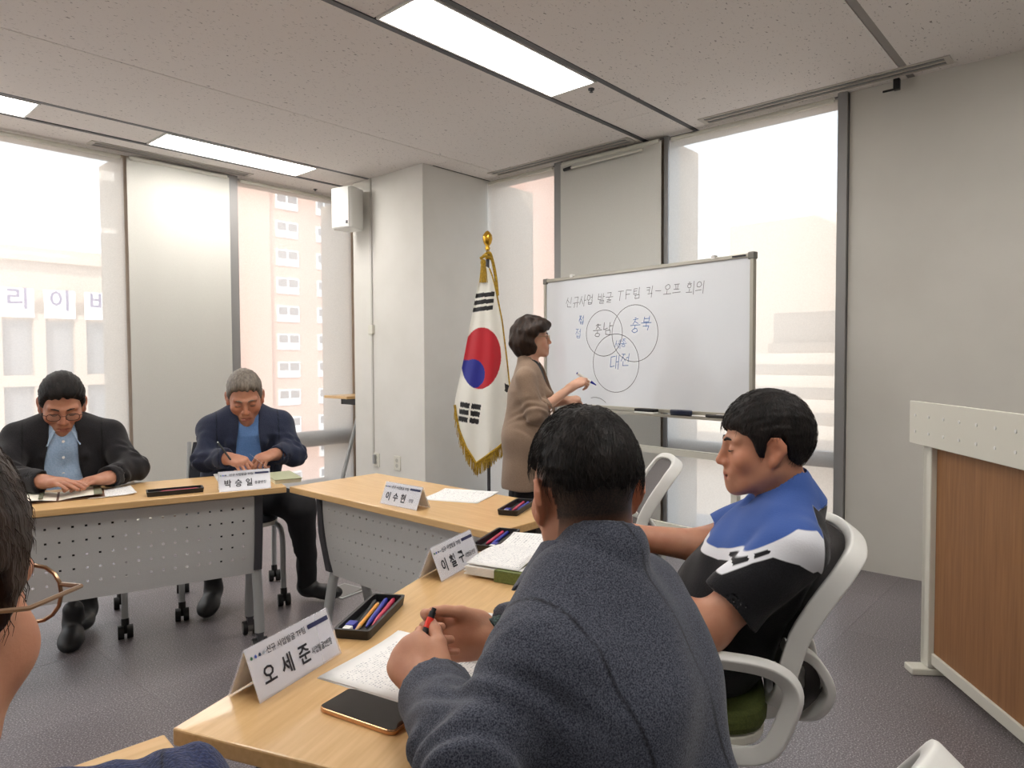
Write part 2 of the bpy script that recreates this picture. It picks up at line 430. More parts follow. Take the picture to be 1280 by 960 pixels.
def add_hand(S, w, f, n, side, curls, thumb, s=1.0, spread=3.0):
    """w wrist, f finger direction, n back-of-hand normal; side +1 right, -1 left"""
    f = unit(f); n = unit(np.asarray(n, float)-f*np.dot(n, f)); t = np.cross(n, f)*side     # thumb side
    w = np.asarray(w, float); R = np.stack([t, f, n], 1)
    S.ell(w+f*.048*s, R, np.array([.041, .056, .0165])*s, .016)
    S.ell(w+f*.072*s, R, np.array([.0405, .026, .0145])*s, .016)
    S.cap(w-f*.02*s, w+f*.03*s, .025*s, .024*s, .02)
    S.ell(w+f*.035*s+t*.026*s-n*.006*s, R, np.array([.018, .032, .017])*s, .014)
    lens = [(.044, .026, .021), (.048, .030, .022), (.045, .028, .021), (.036, .021, .019)]
    off = [.030, .0105, -.0095, -.0285]; fwd = [.088, .092, .088, .080]; rad = [.0092, .0094, .009, .008]
    for i in range(4):
        p = w+f*fwd[i]*s+t*off[i]*s; a = 0.0; sp = math.radians(spread*(1.5-i)); ff = unit(f*math.cos(sp)+t*math.sin(sp))
        S.cap(w+f*(fwd[i]-.035)*s+t*off[i]*.85*s+n*.002*s, p, rad[i]*1.05*s, rad[i]*1.08*s, .012)
        for j in range(3):
            a += math.radians(curls[i][j]); d = ff*math.cos(a)-n*math.sin(a); q = p+d*lens[i][j]*s
            S.cap(p, q, rad[i]*(1-.06*j)*s, rad[i]*(1-.06*(j+1))*s, .0035); p = q
    # thumb: (out angle, down angle, bend)
    p = w+f*.022*s+t*.032*s-n*.006*s; o_, dn, bd = [math.radians(v) for v in thumb]
    d = unit(f*math.cos(o_)*math.cos(dn)+t*math.sin(o_)*math.cos(dn)-n*math.sin(dn))
    q = p+d*.040*s; S.cap(p, q, .0145*s, .0115*s, .012)
    bx_ = unit(np.cross(d, t)+1e-6); d2 = unit(d*math.cos(bd)+(f*.7-t*.6-n*.1)*math.sin(bd)); p2 = q+d2*.030*s; S.cap(q, p2, .0113*s, .0102*s, .005)
    d3 = unit(d2*math.cos(bd*.6)+(f*.7-t*.6-n*.1)*math.sin(bd*.6)); S.cap(p2, p2+d3*.022*s, .0102*s, .0085*s, .004)
def add_shoe(S, ank, az, pitch=0):
    f = dirn(az, pitch); r = np.array([math.sin(math.radians(az)), -math.cos(math.radians(az)), 0]); u = np.cross(r, f); R = np.stack([r, f, u], 1)
    ank = np.asarray(ank, float)
    S.ell(ank+f*.09-u*.048, R, (.047, .105, .036), .02); S.ell(ank+f*.0-u*.03, R, (.040, .055, .052), .03)
    S.ell(ank+f*.12-u*.052, R, (.048, .07, .032), .02)
    S.cap(ank+u*.03, ank-u*.02, .042, .042, .02)
    return R
def lerp(a, b, t): return np.asarray(a, float)*(1-t)+np.asarray(b, float)*t
# ---------------------------------------------------------------- room shell
XR, YL, ZC, XM, YM = 4.36, 5.65, 2.80, -3.4, -3.2
def floor_mat():
    m = mat('speckled_vinyl', (96, 90, 96), .36, spec=.45); nt = m.node_tree; b = nt.nodes['Principled BSDF']
    tc = nt.nodes.new('ShaderNodeTexCoord'); n = nt.nodes.new('ShaderNodeTexNoise'); n.inputs['Scale'].default_value = 190; n.inputs['Detail'].default_value = 3
    n2 = nt.nodes.new('ShaderNodeTexNoise'); n2.inputs['Scale'].default_value = 1.1
    r = nt.nodes.new('ShaderNodeValToRGB'); e = r.color_ramp.elements; e[0].position = .3; e[1].position = .72; e[0].color = lin((88, 83, 87)); e[1].color = lin((196, 190, 192))
    x = e.new(.55); x.color = lin((128, 121, 125))
    nt.links.new(tc.outputs['Object'], n.inputs['Vector']); nt.links.new(tc.outputs['Object'], n2.inputs['Vector']); nt.links.new(n.outputs['Fac'], r.inputs[0])
    mx = nt.nodes.new('ShaderNodeMix'); mx.data_type = 'RGBA'; mx.blend_type = 'MULTIPLY'; mx.inputs[0].default_value = .25
    nt.links.new(r.outputs[0], mx.inputs[6]); nt.links.new(n2.outputs['Fac'], mx.inputs[7]); nt.links.new(mx.outputs[2], b.inputs['Base Color'])
    bp = nt.nodes.new('ShaderNodeBump'); bp.inputs['Strength'].default_value = .12; bp.inputs['Distance'].default_value = .002
    nt.links.new(n.outputs['Fac'], bp.inputs['Height']); nt.links.new(bp.outputs[0], b.inputs['Normal'])
    return m
def ceil_mat():
    m = mat('fissured_mineral_board', (232, 226, 221), .85); nt = m.node_tree; b = nt.nodes['Principled BSDF']
    tc = nt.nodes.new('ShaderNodeTexCoord'); mp = nt.nodes.new('ShaderNodeMapping'); mp.inputs['Scale'].default_value = (1, 2.1, 1); mp.inputs['Rotation'].default_value = (0, 0, .5)
    nt.links.new(tc.outputs['Object'], mp.inputs['Vector'])
    n = nt.nodes.new('ShaderNodeTexNoise'); n.inputs['Scale'].default_value = 46; n.inputs['Detail'].default_value = 2.5; n.inputs['Distortion'].default_value = .6; nt.links.new(mp.outputs[0], n.inputs['Vector'])
    r = nt.nodes.new('ShaderNodeValToRGB'); e = r.color_ramp.elements; e[0].position = .27; e[1].position = .36; e[0].color = lin((138, 130, 126)); e[1].color = lin((232, 226, 221))
    nt.links.new(n.outputs['Fac'], r.inputs[0]); nt.links.new(r.outputs[0], b.inputs['Base Color'])
    bp = nt.nodes.new('ShaderNodeBump'); bp.inputs['Strength'].default_value = .3; bp.inputs['Distance'].default_value = .004
    nt.links.new(r.outputs[0], bp.inputs['Height']); nt.links.new(bp.outputs[0], b.inputs['Normal'])
    return m
def sheer_mat():
    m = bpy.data.materials.new('sheer_screen_cloth'); m.use_nodes = True; nt = m.node_tree
    for q in list(nt.nodes): nt.nodes.remove(q)
    out = nt.nodes.new('ShaderNodeOutputMaterial'); tr = nt.nodes.new('ShaderNodeBsdfTransparent'); tl = nt.nodes.new('ShaderNodeBsdfTranslucent'); df = nt.nodes.new('ShaderNodeBsdfDiffuse')
    tr.inputs[0].default_value = (1, .985, .96, 1); tl.inputs[0].default_value = lin((240, 234, 226)); df.inputs[0].default_value = lin((226, 222, 216))
    a = nt.nodes.new('ShaderNodeMixShader'); a.inputs[0].default_value = .3; nt.links.new(tl.outputs[0], a.inputs[1]); nt.links.new(df.outputs[0], a.inputs[2])
    c = nt.nodes.new('ShaderNodeMixShader'); nt.links.new(tr.outputs[0], c.inputs[1]); nt.links.new(a.outputs[0], c.inputs[2])
    tc = nt.nodes.new('ShaderNodeTexCoord'); n = nt.nodes.new('ShaderNodeTexNoise'); n.inputs['Scale'].default_value = 120; nt.links.new(tc.outputs['Object'], n.inputs['Vector'])
    mr = nt.nodes.new('ShaderNodeMapRange'); mr.inputs[3].default_value = .54; mr.inputs[4].default_value = .66; nt.links.new(n.outputs['Fac'], mr.inputs[0]); nt.links.new(mr.outputs[0], c.inputs[0])
    nt.links.new(c.outputs[0], out.inputs[0]); return m
M['sheer'] = sheer_mat(); M['ceil'] = ceil_mat(); M['floor'] = floor_mat()
M['stone'] = mat('outer_stone', (196, 180, 164), .8, col2=(186, 168, 152), nscale=6)
M['slab'] = mat('ceiling_shadow_gap', (96, 94, 94), .8)
flo = struct(MB().box(XM-.3, XR+.1, YM-.3, YL+.1, -.2, -.002).build('floor', M['slab']))
tp = .59; tile = MB().box(-tp/2+.0003, tp/2-.0003, -tp/2+.0003, tp/2-.0003, -.002, 0).mesh('floor_tile'); tile.materials.append(M['floor']); rt_ = random.Random(4)
for i in range(-11, 4):
    for j in range(-7, 10):
        o = link('floor_tile', tile, flo); o.location = (2.75-tp/2+tp*i+tp, .355+tp/2+tp*j, 0)
ceiling = struct(MB().box(XM-.3, XR+.12, YM-.3, YL+.12, ZC+.02, ZC+.25).build('ceiling', M['slab']))
TR = [(2.235, 2.60), (4.895, 5.275), (-.45, -.08)]              # lamp troughs (Y ranges)
def cpanel(x0, x1, y0, y1, z=ZC): return MB().box(x0, x1, y0, y1, z, ZC+.019).build('ceiling_panel', M['ceil'], ceiling)
X0, X1 = XM, XR+.02
for y0, y1 in ((5.30, YL+.05), (3.934, 4.87), (2.625, 3.928), (.955, 2.21), (-.06, .915), (-1.5, -.47), (YM, -1.506)):
    if y0 == 3.934:
        cpanel(X0, 3.716, y0, y1); cpanel(3.72, X1, y0, 4.17)
    else: cpanel(X0, X1, y0, y1)
for y0, y1 in TR:
    for a, b in ((XM, -.02), (1.24, 1.955), (3.145 if y0 > 4 else 3.235, 3.56), (3.563, 3.86), (3.863, X1)): cpanel(a, b, y0+.012, y1-.012, ZC+.004)
    for y in (y0-.006, y1+.006): MB().box(X0, X1, y-.016, y+.016, ZC-.002, ZC+.019).build('trough_rail', M['darkmetal'], ceiling)
MB().box(X0, X1, .917, .953, ZC+.003, ZC+.019).build('ceiling_trim', mat('grey_ceiling_trim', (150, 146, 142), .7), ceiling)
# window wall on the left (Y = YL) and on the right (X = XR)
wl = struct(link('wall_left', None)); wr = struct(link('wall_right', None))
PT = .5
MB().box(1.93, 2.73, YL+.03, YL+PT, 0, ZC).build('pier', M['stone'], wl)
MB().box(3.95, XR+.6, YL+.03, YL+PT, 0, ZC).build('pier', M['stone'], wl)
MB().box(XM-.3, 4.9, YL+PT-.05, YL+PT, -.3, .05).build('sill', M['stone'], wl)
MB().box(XR+.03, XR+PT, 2.46, 3.35, 0, ZC).build('pier', M['stone'], wr)
MB().box(XR, XR+PT, YM-.3, 1.25, 0, ZC).build('wall_panel', M['wallgrey'], wr)
MB().box(XR+.03, XR+.6, 4.18, YL+.6, 0, ZC).build('pier', M['stone'], wr)
# corner pillar
struct(MB().box(3.612, XR+.03, 4.182, 5.12, 0, ZC).build('wall_corner_pillar', M['wallwhite'], bevel=.004))
# walls behind the camera
struct(MB().box(XM-.2, XM, YM-.3, YL+.6, 0, ZC).build('wall_back', M['wallwhite']))
struct(MB().box(XM, XR, YM-.2, YM, 0, ZC).build('wall_near', M['wallwhite']))
# windows: frames, transoms, panes
def window(name, ax, a0, a1, tz, mull):
    root = struct(link(name, None))
    def bx_(m, u0, u1, v0, v1, z0, z1):
        return m.box(u0, u1, YL+v0, YL+v1, z0, z1) if ax == 'y' else m.box(XR+v0, XR+v1, u0, u1, z0, z1)
    bx_(MB(), a0, a1, .04, .12, tz[0], tz[1]).build('transom', M['mullion'], root)
    bx_(MB(), a0, a1, .04, .14, 0, .035).build('bottom_rail', M['mullion'], root)
    bx_(MB(), a0, a1, .04, .14, ZC-.04, ZC).build('top_rail', M['mullion'], root)
    for u0, u1, dp in mull: bx_(MB(), u0, u1, dp, .14, 0, ZC).build('mullion', M['mullion'], root)
    for z0, z1 in ((.035, tz[0]), (tz[1], ZC-.04)): bx_(MB(), a0, a1, .085, .091, z0, z1).build('pane', M['pane'], root)
pm = bpy.data.materials.new('window_pane'); pm.use_nodes = True; _n = pm.node_tree
_t = _n.nodes.new('ShaderNodeBsdfTransparent'); _t.inputs[0].default_value = (.93, .96, .97, 1); _g = _n.nodes.new('ShaderNodeBsdfGlossy'); _g.inputs['Roughness'].default_value = .02
_x = _n.nodes.new('ShaderNodeMixShader'); _x.inputs[0].default_value = .05; _n.links.new(_t.outputs[0], _x.inputs[1]); _n.links.new(_g.outputs[0], _x.inputs[2])
_n.links.new(_x.outputs[0], _n.nodes['Material Output'].inputs[0]); M['pane'] = pm
window('window_1', 'y', XM, 1.93, (.46, .60), [(-.10, -.02, .0), (XM, XM+.08, .0)])
window('window_2', 'y', 2.73, 3.95, (.44, .58), [(2.735, 2.812, -.03)])
window('window_3', 'x', 3.35, 4.18, (.60, .69), [(3.355, 3.43, -.03)])
window('window_4', 'x', 1.25, 2.46, (.58, .675), [(2.425, 2.458, -.02), (1.255, 1.308, -.03)])
# roller blinds
def blind(label, ax, a0, a1, z0, solid=False, off=.015, group=None, rod=True, wav=.004):
    t = thing('roller_blind', label, 'blind', ((a0+a1)/2, YL-off, 0) if ax == 'y' else (XR-off, (a0+a1)/2, 0), 0 if ax == 'y' else PI/2, group)
    W = (a1-a0)/2
    m = MB().grid(lambda u, v: (-W+2*W*u, wav*math.sin(u*7+v*2)+.5*wav*math.sin(u*17), z0+(ZC-.03-z0)*v), 24, 12)
    m.build('cloth', M['blindsolid'] if solid else M['sheer'], t, smooth=True)
    MB().cyl((-W, 0, z0), (W, 0, z0), .011, 10).build('bottom_bar', M['offwhite'], t, smooth='auto')
    if rod: MB().cyl((-W+.02, .0, ZC-.03), (W-.02, .0, ZC-.03), .016, 10).build('roller', M['offwhite'], t, smooth='auto')
    return t
blind('sheer screen blind in front of the building with white letter signs', 'y', -.02, 1.93, .06, off=.02)
blind('sheer screen blind drawn down beside the wide back wall', 'y', XM+.02, -.06, .06, off=.02)
blind('sheer screen blind in front of the pink apartment tower', 'y', 2.82, 3.95, .06)
blind('sheer screen blind between the white pillar and the flag side of the whiteboard', 'x', 3.435, 4.175, .06)
blind('sheer screen blind behind the right part of the whiteboard', 'x', 1.312, 2.42, .05)
blind('opaque white blind hanging over the pier between the two left windows', 'y', 1.945, 2.73, .04, True, .05)
bb = blind('opaque grey-white blind over the pier behind the whiteboard', 'x', 2.46, 3.35, .04, True, .05)
tw = thing('blind_pull_rod', 'thin white rod with dark end under the ceiling above the whiteboard', 'rod', (XR-.085, 2.95, 0))
MB().cyl((0, .33, ZC-.085), (0, -.36, ZC-.075), .009, 8).build('rod', M['offwhite'], tw, smooth='auto')
MB().cyl((0, .34, ZC-.088), (0, .27, ZC-.082), .013, 8).build('end_cap', M['dark'], tw, smooth='auto')
tw2 = thing('blind_bracket', 'small dark bracket under the air slot at the top of the wall panel', 'bracket', (XR-.06, 1.0, ZC-.06))
MB().box(-.010, .02, -.022, .008, -.008, .05).box(-.012, -.004, -.006, .06, -.012, -.002).build('clip', M['dark'], tw2)
# ceiling lamps
M['lamp'] = mat('lit_panel', (255, 255, 255), .5, emit=(255, 250, 244), estr=LAMP)
def lamp(x0, x1, y0, y1, label):
    t = thing('ceiling_light', label, 'ceiling light', ((x0+x1)/2, (y0+y1)/2, ZC), 0, 'flat ceiling lamps in the troughs')
    a, b = (x1-x0)/2, (y1-y0)/2
    m = MB(); m.box(-a, a, -b, -b+.012, -.004, .02).box(-a, a, b-.012, b, -.004, .02).box(-a, -a+.012, -b+.012, b-.012, -.004, .02).box(a-.012, a, -b+.012, b-.012, -.004, .02)
    m.build('frame', M['whiteplastic'], t); MB().box(-a+.012, a-.012, -b+.012, b-.012, .002, .012).build('diffuser', M['lamp'], t)
lamp(1.96, 3.23, 2.255, 2.58, 'long bright panel lamp over the middle of the tables')
lamp(-.01, 1.235, 2.255, 2.58, 'long bright panel lamp over the open middle of the table ring, nearer the back wall')
lamp(1.96, 3.14, 4.915, 5.255, 'long bright panel lamp beside the pier blind on the left')
lamp(.02, 1.235, 4.915, 5.255, 'long bright panel lamp above the window with letter signs')
for k, (a, b) in enumerate(((1.96, 3.23), (-.01, 1.235))): lamp(a, b, -.43, -.10, ['long bright panel lamp above the lectern aisle', 'long bright panel lamp above the chairs by the near wall'][k])
for y0 in (2.255, 4.915): lamp(-2.4, -1.2, y0, y0+.33, 'long bright panel lamp by the back wall, in the %s trough' % ('middle' if y0 < 3 else 'window-side'))
# air slots
def slot(x, y, L, rz, label):
    t = thing('air_vent', label, 'air vent', (x, y, ZC), rz, 'linear air slots in the ceiling'); a = L/2
    m = MB(); m.box(-a, a, -.06, -.045, -.006, .004).box(-a, a, .045, .06, -.006, .004).box(-a, -a+.03, -.045, .045, -.006, .004).box(a-.03, a, -.045, .045, -.006, .004).box(-a+.03, a-.03, -.008, .008, -.006, .004)
    m.build('frame', mat('slot_frame', (196, 190, 182), .5), t)
    for y0, y1 in ((-.045, -.008), (.008, .045)):
        MB().box(-a+.03, a-.03, y0, y1, .0, .002).build('slot', M['darkmetal'], t)
        MB().box(-a+.03, a-.03, y0+.012, y0+.018, -.005, .001).build('blade', M['silver'], t)
slot(XR-.13, 1.42, 1.4, PI/2, 'linear air slot above the right window and the wall panel')
slot(XR-.13, 3.33, 1.36, PI/2, 'linear air slot above the opaque blind behind the whiteboard')
slot(2.27, YL-.14, 1.2, 0, 'linear air slot above the opaque white blind on the left')
for x, y, l in ((3.30, 2.34, 'tiny dark sprinkler dot in the trough beside the middle lamp'), (3.5, YL-.12, 'tiny dark sprinkler dot in the ceiling near the loudspeaker')):
    s = thing('sprinkler', l, 'sprinkler', (x, y, ZC)); MB().lathe([(.018, .004), (.018, -.004), (.008, -.006), (.008, -.014), (.012, -.016)], 12).build('head', M['darkmetal'], s, smooth='auto')
# wall conduit, sockets, loudspeaker on the pillar
cx = 3.612
t = thing('cable_conduit', 'thin white cable conduit with a small box running up the pillar', 'conduit', (cx, 4.852, 0))
MB().box(-.012, 0, -.009, .009, .42, ZC-.002).build('channel', mat('conduit_white', (206, 204, 198), .5), t)
MB().box(-.026, 0, -.03, .03, 1.47, 1.55).build('junction_box', M['offwhite'], t, bevel=.004)
def socket(y, label):
    t = thing('wall_socket', label, 'socket', (cx, y, .39)); MB().box(-.009, 0, -.043, .043, -.06, .06).build('plate', M['offwhite'], t, bevel=.004)
    for z in (.022, -.022): MB().cyl((-.011, 0, z), (-.008, 0, z), .017, 14).build('outlet', mat('socket_inset', (188, 186, 176), .5), t)
    return t
s1 = socket(4.815, 'cream wall socket with plugs at the foot of the conduit'); MB().box(-.03, -.009, -.005, .02, -.03, .045).build('plug', M['silver'], s1)
socket(4.53, 'cream wall socket near the pillar corner without plugs')
t = thing('loudspeaker', 'white wall loudspeaker mounted high on the pillar side', 'loudspeaker', (3.58, 5.0, 2.53), math.radians(12))
m = MB(); prof = [(-.21, -.10), (-.21, .10), (-.19, .115), (-.02, .085), (-.02, -.085), (-.19, -.115)]
MB().prism(prof, -.175, .175).build('cabinet', M['whiteplastic'], t, bevel=.012)
MB().prism([(-.216, -.095), (-.216, .095), (-.208, .1), (-.208, -.1)], -.165, .165).build('grille', mat('white_grille', (222, 222, 220), .6, bump=.3, bscale=900), t, bevel=.006)
MB().box(-.219, -.214, -.085, -.065, -.14, -.115).build('badge', M['darkmetal'], t); MB().box(-.03, .03, -.03, .03, -.06, .06).build('bracket', M['silver'], t)
# small stored table by the window beside the pillar
t = thing('side_table', 'wooden-edged side table stored by the window beside the pillar', 'table', (3.84, 5.36, 0))
MB().box(-.26, .2, -.16, .2, .90, .925).build('tabletop', M['wood'], t, bevel=.003); MB().box(-.13, .0, -.1, .12, .84, .90).build('bracket', M['dark'], t)
for sx in (-.12, .12): MB().tube([(sx*.2+.04, 0, .86), (sx+.0, .0, .45), (sx*2.0-.02, 0, .0)], .018, 8).build('leg', M['silver'], t, smooth='auto')
# floor box
t = thing('floor_box', 'square grey metal floor outlet cover between the tables', 'floor outlet', (2.125, 3.14, 0), math.radians(8))
MB().box(-.09, .09, -.09, .09, -.005, .006).build('frame', M['silver'], t, bevel=.002); MB().box(-.075, .075, -.075, .075, .006, .008).build('lid', mat('floor_box_lid', (128, 126, 124), .5, .3), t)
# ---------------------------------------------------------------- outside
M['out1'] = mat('pale_stone_cladding', (214, 196, 178), .85, col2=(206, 186, 168), nscale=.6)
M['out2'] = mat('pink_tower_paint', (228, 190, 172), .85, col2=(222, 182, 166), nscale=.5)
M['out3'] = mat('hazy_concrete', (226, 212, 196), .9); M['out4'] = mat('grey_concrete', (176, 164, 152), .9)
M['outglass'] = mat('far_window_glass', (150, 148, 150), .3); M['signwhite'] = mat('sign_white', (250, 250, 250), .6); M['signink'] = mat('sign_violet', (96, 86, 140), .6)
struct(MB().box(-80, 120, YL+4, 120, -14.2, -14).build('ground', M['out4'])); struct(MB().box(XR+4, 120, -80, YL+4, -14.2, -14).build('ground_side', M['out4']))
ob = thing('office_building', 'pale stone office building with white letter signs across the street', 'building', (4, 30, -14))
MB().box(-14, 8.9, 0, 10, 0, 19.3).build('wall', M['out1'], ob); MB().box(-14.2, 6.9, -.35, 0, 18.9, 19.4).build('parapet', M['out1'], ob)
MB().box(6.9, 7.6, -.35, 0, 18.9, 19.15).build('parapet', M['out1'], ob)
for k in range(-6, 4):
    x = 3.0+1.32*k+.0
    for z0, z1 in ((14.75, 16.75), (11.2, 14.35), (7.5, 10.5)): MB().box(x-.9, x+.05, -.02, .05, z0, z1).build('window', M['outglass'], ob)
    MB().box(x+.05, x+.42, -.3, 0, 0, 17.0).build('column', M['out1'], ob)
MB().box(-14, 8.9, -.32, 0, 14.35, 14.75).build('ledge', M['out1'], ob)
for k, ch in enumerate('리이비'):
    t = thing('letter_sign', ['white sign with a zigzag violet letter on the stone building', 'white sign with a round violet letter on the stone building', 'white sign with a boxy violet letter on the stone building'][k], 'sign', (6.56+1.31*k, 29.62, 3.36), 0, 'letter signs on the stone building')
    MB().box(-.5, .5, -.03, .03, -.52, .52).build('panel', M['signwhite'], t)
    me = TXT[(ch, 'sign')]; me.materials.append(M['signink']); o = link('letter', me, t); o.rotation_euler = (PI/2, 0, 0); o.location = (0, -.036, .1)
tb = thing('apartment_tower', 'pink apartment tower seen through the blind beside the pillar', 'building', (15.6, 26, -14))
MB().box(-2.35, 8, 0, 8, 0, 34).build('wall', M['out2'], tb); MB().box(-2.3, -1.4, -.25, 0, 0, 34).build('stair_strip', mat('tower_light_strip', (226, 186, 168), .85), tb)
for r_ in range(14):
    z = 7.44-1.15*r_+14+3.45
    for x0, x1 in ((-1.02, -.02), (.86, 1.6), (2.6, 3.6)):
        f = MB().box(x0, x1, -.06, .02, z, z+.66).build('window', M['signwhite'], tb); MB().box(x0+.06, x0+.44*(x1-x0), -.07, -.06, z+.3, z+.6).box(x0+.54*(x1-x0), x1-.06, -.07, -.06, z+.3, z+.6).build('pane', M['outglass'], f)
hb = thing('hazy_building', 'large pale building far behind the right window', 'building', (44, 14, -14)); MB().box(0, 8, -12, 6, 0, 24).box(.0, 8, 6, 30, 0, 22).build('wall', M['out3'], hb)
st = thing('stepped_building', 'low grey stepped building behind the right window', 'building', (30, 9.5, -14)); MB().box(0, 8, -9, 2.1, 0, 17.2).build('wall', M['out4'], st)
for k in range(9): MB().box(-.6-.5*k, -.1-.5*k, -9-.2*k, 2.1+.4*k, 0, 15.9-.45*k).build('step', M['out3'] if k % 2 else M['out4'], st)
pk = thing('pink_block', 'pale pink building behind the blind beside the pillar and flag', 'building', (30, 27.4, -14)); MB().box(0, 6, -1.6, 9, 0, 30).build('wall', M['out2'], pk)
# ---------------------------------------------------------------- tables
TL, TD, TH = 1.185, .45, .72
def build_table():
    """local frame: front (inner) edge along +x from the origin corner, depth along +y; origin at the front corner on the floor"""
    t = link('folding_table', None)
    top = MB().box(.002, TL-.002, 0, TD, TH-.026, TH).build('tabletop', [M['wood']], t, bevel=.003)
    # perforated modesty panel (holes are real openings)
    px0, px1, z0, z1, y = .11, TL-.11, .335, .675, .085
    nx, nz = 21, 5
    xs = [px0]; zs = [z0]
    hx = [px0+.05+(px1-px0-.10)*i/(nx-1) for i in range(nx)]; hz = [z0+.075+(z1-z0-.12)*j/(nz-1) for j in range(nz)]; hr = .0042
    hz = hz[:-1]+[hz[-1]]
    for c in hx: xs += [c-hr, c+hr]
    for c in hz: zs += [c-hr, c+hr]
    xs.append(px1); zs.append(z1)
    V = []; F = []; W = len(xs)
    for yy in (y, y+.004):
        for zz in zs:
            k = (z1-zz)/(z1-z0)
            for xx in xs: V.append((xx, yy+.05*k*k, zz))
    n1 = len(V)//2
    hole = lambda i, j: i % 2 == 1 and j % 2 == 1
    for j in range(len(zs)-1):
        for i in range(W-1):
            if hole(i, j): 
                a = j*W+i
                for p, q in ((a, a+1), (a+1, a+W+1), (a+W+1, a+W), (a+W, a)): F.append((p, q, q+n1, p+n1))
                continue
            a = j*W+i; F.append((a, a+1, a+W+1, a+W)); b = a+n1; F.append((b, b+W, b+W+1, b+1))
    for j in range(len(zs)-1):
        for a in (j*W, j*W+W-1): F.append((a, a+W, a+W+n1, a+n1))
    for i in range(W-1):
        for a in (i, (len(zs)-1)*W+i): F.append((a, a+1, a+1+n1, a+n1))
    MB().add(V, F).build('modesty_panel', M['panelgrey'], t)
    MB().box(px0, px1, .13, .15, TH-.06, TH-.027).build('rail', M['silver'], t)
    MB().box(px0+.25, px1-.45, .06, .10, TH-.034, TH-.0275).build('underside_strip', M['offwhite'], t)
    for sx in (.10, TL-.10):
        fr = MB().tube([(sx, .09, TH-.03), (sx, .10, .52), (sx, .13, .36), (sx, .2, .34), (sx, .27, .36), (sx, .30, .52), (sx, .32, TH-.03)], .02, 8, prof=[(-.016, -.016), (.016, -.016), (.016, .016), (-.016, .016)]).build('side_bracket', M['darkmetal'], t, smooth='auto')
        for yy, e in ((.17, -1), (.27, 1)):
            lg = MB().tube([(sx, yy, .40), (sx, yy+.03*e, .30), (sx, yy+.055*e, .18), (sx, yy+.065*e, .085)], .021, 12).build('leg', M['silver'], t, smooth='auto')
            yc = yy+.065*e
            MB().cyl((sx, yc, .10), (sx, yc, .075), .018, 10).build('caster_stem', M['darkmetal'], lg, smooth='auto')
            MB().cyl((sx-.03, yc-.0, .03), (sx-.012, yc, .03), .03, 16).cyl((sx+.012, yc, .03), (sx+.03, yc, .03), .03, 16).cyl((sx-.02, yc, .03), (sx+.02, yc, .03), .01, 8).build('caster', M['black'], lg, smooth='auto')
            MB().cyl((sx-.0315, yc, .03), (sx+.0315, yc, .03), .021, 16).build('caster_hub', mat('caster_hub', (120, 116, 112), .5), lg, smooth='auto')
            MB().box(sx-.012, sx+.012, yc-.02, yc+.02, .045, .08).build('fork', M['darkmetal'], lg)
    return t
tproto = build_table()
def place_table(loc, az, label, first=False):
    o = tproto if first else copy_tree(tproto)
    o.location = (loc[0], loc[1], 0); o.rotation_euler = (0, 0, math.radians(az))
    return tag(o, label, 'table', 'folding meeting tables in a ring')
# corner on the far side, x axis runs along the inner edge with +y pointing outwards
dL = dirn(163)
place_table((1.508+dL[0]*TL, 2.630+dL[1]*TL), -17, 'beech folding table with grey holed panel, two suited men writing at it', True)
place_table((1.513, 2.622), -90, 'beech folding table with grey holed panel, in front of the pillar and flag')
R0 = npv(.391, 1.016); Rd = dirn(20.7)
place_table((1.503, 1.437), 180+20.7, 'beech folding table that the man in the grey jacket leans on')
place_table((.385, 1.012), 180-5, 'beech folding table beside the near person with wire glasses')
# ---------------------------------------------------------------- office chairs
def arc(pts, n=6):
    """Catmull-Rom through pts"""
    P = [np.asarray(p, float) for p in pts]; P = [2*P[0]-P[1]]+P+[2*P[-1]-P[-2]]; o = []
    for i in range(1, len(P)-2):
        for k in range(n):
            t = k/n; a, b, c, d = P[i-1], P[i], P[i+1], P[i+2]
            o.append(.5*((2*b)+(c-a)*t+(2*a-5*b+4*c-d)*t*t+(-a+3*b-3*c+d)*t**3))
    o.append(P[-2]); return o
def rrect(a, b, r=.3, n=3):
    o = []
    for cx_, cy_, s0 in ((a*(1-r), b*(1-r), 0), (-a*(1-r), b*(1-r), 90), (-a*(1-r), -b*(1-r), 180), (a*(1-r), -b*(1-r), 270)):
        for k in range(n+1):
            t = math.radians(s0+90*k/n); o.append((cx_+a*r*math.cos(t), cy_+b*r*math.sin(t)))
    return o
BACK = [(-.175, .445), (-.215, .52), (-.225, .58), (-.25, .66), (-.29, .73), (-.33, .79), (-.352, .83)]     # (y, z) profile of the backrest
